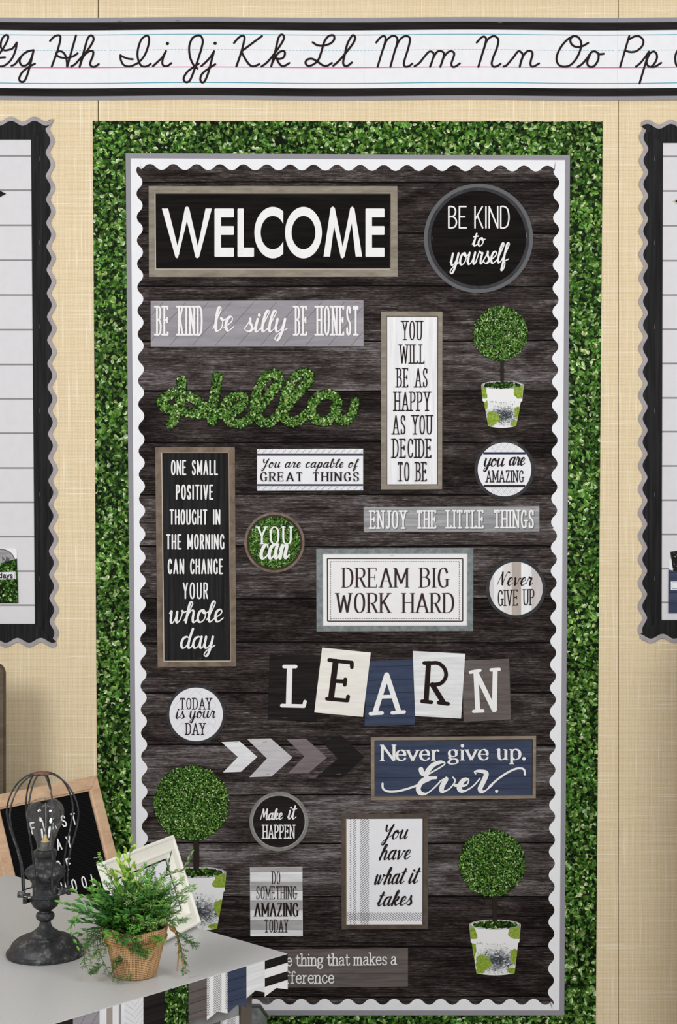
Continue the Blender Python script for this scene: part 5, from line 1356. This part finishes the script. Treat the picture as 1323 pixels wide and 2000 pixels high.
def leaf3(mb, b, dv, up, L, Wd, c):
    dv = dv.normalized(); s_ = dv.cross(up)
    if s_.length < 1e-4: s_ = dv.cross(Vector((1, 0, .1)))
    s_.normalize(); n_ = s_.cross(dv); t = b + dv * L - n_ * L * .10; md = b + dv * L * .48
    l1, r1 = md + s_ * Wd / 2 + n_ * Wd * .22, md - s_ * Wd / 2 + n_ * Wd * .22; l2, r2 = b + dv * L * .2 + s_ * Wd * .34 + n_ * Wd * .12, b + dv * L * .2 - s_ * Wd * .34 + n_ * Wd * .12
    l3, r3 = b + dv * L * .76 + s_ * Wd * .27 + n_ * Wd * .08, b + dv * L * .76 - s_ * Wd * .27 + n_ * Wd * .08
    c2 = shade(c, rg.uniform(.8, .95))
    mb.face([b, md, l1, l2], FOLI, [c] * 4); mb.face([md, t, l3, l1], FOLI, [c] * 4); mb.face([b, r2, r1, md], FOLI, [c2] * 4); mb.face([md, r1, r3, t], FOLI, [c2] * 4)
def tint(c): 
    f_ = rg.uniform(.75, 1.25); return (min(1, c[0] * f_ * rg.uniform(.85, 1.2)), min(1, c[1] * f_), min(1, c[2] * f_ * rg.uniform(.8, 1.1)), 1)
def stem_line(mb, pts, r_): 
    k = len(mb.v); mb.tube(pts, r_, FOLI, 5, lambda t: 1 - .6 * t); n_ = len(mb.v) - k; mb.c[k:k + n_] = [STM] * n_
def sprig(mb, p0, dv, L, droop, lL, lW, n_, c, pts=None, splay=.9):
    dv = dv.normalized() if dv else None
    P = [p0 + dv * L * t - Vector((0, 0, droop * t * t)) for t in [i / 10 for i in range(11)]] if pts is None else pts
    stem_line(mb, P, .0009); N_ = len(P) - 1
    for i in range(n_):
        t = lerp(.18, 1.0, i / (n_ - 1)); k = min(N_ - 1, int(t * N_)); f_ = t * N_ - k; b = P[k].lerp(P[k + 1], f_); tg = (P[k + 1] - P[k]).normalized()
        for s_ in (1, -1):
            side = tg.cross(Vector((rg.uniform(-.4, .4), rg.uniform(-.4, .4), 1))).normalized() * s_
            if i == n_ - 1: side = side * .25
            d_ = tg * 1.0 + side * splay + Vector((0, 0, rg.uniform(-.1, .35)))
            sc = (1 - .35 * t) * rg.uniform(.8, 1.15)
            leaf3(mb, b, d_, Vector((rg.uniform(-.5, .5), rg.uniform(-.7, .1), 1)), lL * sc, lW * sc, tint(c))
def fern(mb, P, c, n_=13, br=.022, lf=.0055):
    stem_line(mb, P, .0008); N_ = len(P) - 1
    for i in range(n_):
        t = lerp(.2, .98, i / (n_ - 1)); k = min(N_ - 1, int(t * N_)); b = P[k].lerp(P[k + 1], t * N_ - k); tg = (P[k + 1] - P[k]).normalized()
        for s_ in (1, -1):
            side = tg.cross(Vector((rg.uniform(-.5, .5), rg.uniform(-.6, .2), 1))).normalized() * s_
            d_ = (tg * .8 + side + Vector((0, 0, rg.uniform(-.2, .3)))).normalized(); Lb = br * (1 - .7 * t) * rg.uniform(.7, 1.2) + .004
            e = b + d_ * Lb; stem_line(mb, [b, b.lerp(e, .5), e], .0004)
            m_ = max(2, int(Lb / .0028))
            for j in range(m_):
                q = b.lerp(e, (j + 1) / m_); cc = tint(c)
                for s2 in (1, -1):
                    sd = d_.cross(Vector((rg.uniform(-.6, .6), rg.uniform(-.8, .2), 1))).normalized() * s2
                    leaf3(mb, q, d_ * .9 + sd, Vector((rg.uniform(-.5, .5), -.4, 1)), lf * rg.uniform(.7, 1.2), lf * .42, cc)
def arc(p0, dv, L, droop, n_=10):
    dv = dv.normalized(); return [p0 + dv * L * t - Vector((0, 0, droop * t * t)) for t in [i / n_ for i in range(n_ + 1)]]
top = PC + Vector((0, 0, .082))
def root_(r_=.035): a = rg.uniform(0, 6.283); q = r_ * math.sqrt(rg.random()); return top + Vector((q * math.cos(a), q * math.sin(a), 0))
# upright light sprays in the middle, then darker leafy sprays to the lamp side
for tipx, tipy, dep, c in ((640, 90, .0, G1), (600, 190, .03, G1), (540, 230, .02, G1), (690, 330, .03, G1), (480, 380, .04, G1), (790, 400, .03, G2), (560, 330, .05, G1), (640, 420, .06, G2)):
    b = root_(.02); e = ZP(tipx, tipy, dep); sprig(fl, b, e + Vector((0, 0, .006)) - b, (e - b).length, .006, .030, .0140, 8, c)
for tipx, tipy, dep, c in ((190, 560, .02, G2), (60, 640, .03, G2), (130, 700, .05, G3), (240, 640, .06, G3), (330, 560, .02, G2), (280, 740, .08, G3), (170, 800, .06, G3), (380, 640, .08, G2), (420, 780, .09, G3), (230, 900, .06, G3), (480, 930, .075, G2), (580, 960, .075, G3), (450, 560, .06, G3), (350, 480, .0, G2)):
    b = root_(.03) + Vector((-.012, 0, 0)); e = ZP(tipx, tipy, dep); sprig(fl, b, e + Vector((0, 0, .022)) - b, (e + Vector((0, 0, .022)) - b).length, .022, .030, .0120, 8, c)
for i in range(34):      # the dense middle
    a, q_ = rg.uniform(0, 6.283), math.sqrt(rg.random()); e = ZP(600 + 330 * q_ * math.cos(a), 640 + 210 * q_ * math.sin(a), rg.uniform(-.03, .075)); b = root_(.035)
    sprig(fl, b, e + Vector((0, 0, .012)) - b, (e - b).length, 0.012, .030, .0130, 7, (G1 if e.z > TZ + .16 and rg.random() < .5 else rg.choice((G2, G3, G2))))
for i in range(16):
    a = rg.uniform(0, 6.283); sprig(fl, root_(.04), Vector((math.cos(a), math.sin(a), rg.uniform(.2, 1.2))), rg.uniform(.05, .085), rg.uniform(.0, .03), .019, .0075, 6, rg.choice((G2, G3, G2)))
sprig(fl, None, None, 0, 0, .017, .0066, 7, G2, [ZP(x, y, .05) for x, y in cr([(300, 690), (190, 740), (140, 820), (125, 890), (175, 1000)], 3)])
sprig(fl, None, None, 0, 0, .020, .008, 7, G4, [ZP(x, y, -.03) for x, y in cr([(900, 420), (1010, 375), (1090, 350), (1160, 230)], 3)], .5)
sprig(fl, None, None, 0, 0, .018, .006, 5, G3, [ZP(x, y, -.01) for x, y in cr([(860, 520), (940, 400), (985, 230)], 3)], .35)
fl.build('leafy_spray', plant)
fr = MB()
for tipx, tipy, dep in ((370, 240, .0), (300, 510, .04), (420, 470, .03), (760, 330, .0), (850, 320, .02), (880, 440, .03), (960, 380, .0), (1010, 450, .02), (1090, 430, .0), (1180, 500, -.01), (1060, 560, .03), (980, 620, .05), (1110, 600, .01), (1020, 720, .05), (1100, 790, .03),
                       (900, 560, .06), (820, 640, .08), (760, 760, .09), (700, 840, .085), (820, 800, .08), (900, 700, .075), (640, 700, .09), (560, 760, .09), (880, 820, .07), (700, 560, .07), (780, 500, .05), (560, 600, .08), (240, 1000, .04), (290, 1130, .04), (900, 960, .06), (760, 1060, .058), (680, 1040, .062)):
    b = root_(.035); e = ZP(tipx, tipy, dep); dr = .03 if tipy > 600 else .012; up_ = e + Vector((0, 0, dr)); fern(fr, arc(b, up_ - b, (up_ - b).length, dr), tint(rg.choice((G2, G4, G2, G3))), br=.02)
for i in range(30):
    a, q_ = rg.uniform(0, 6.283), math.sqrt(rg.random()); e = ZP(690 + 370 * q_ * math.cos(a), 640 + 220 * q_ * math.sin(a), rg.uniform(-.02, .085)); b = root_(.04); u_ = e + Vector((0, 0, .014))
    fern(fr, arc(b, u_ - b, (u_ - b).length, .014), tint(rg.choice((G2, G4, G2, G3))), br=.022, lf=.0064)
for path, dep in (([(440, 840), (365, 930), (360, 1020), (410, 1150), (470, 1250), (560, 1290), (640, 1275)], .055), ([(1000, 800), (1045, 900), (1080, 1040), (1105, 1140), (1120, 1240)], .03), ([(1040, 880), (1100, 930), (1150, 960), (1200, 1000)], .03), ([(400, 850), (330, 900), (260, 1000), (240, 1170)], .05), ([(410, 1160), (360, 1190), (300, 1220)], .05), ([(640, 900), (700, 1020), (770, 1085)], .064), ([(470, 1250), (520, 1160), (550, 1120)], .05)):
    fern(fr, [ZP(x, y, dep) for x, y in cr(path, 4)], lin((66, 104, 46)), 12, .010, .0048)
fr.build('fern_spray', plant)
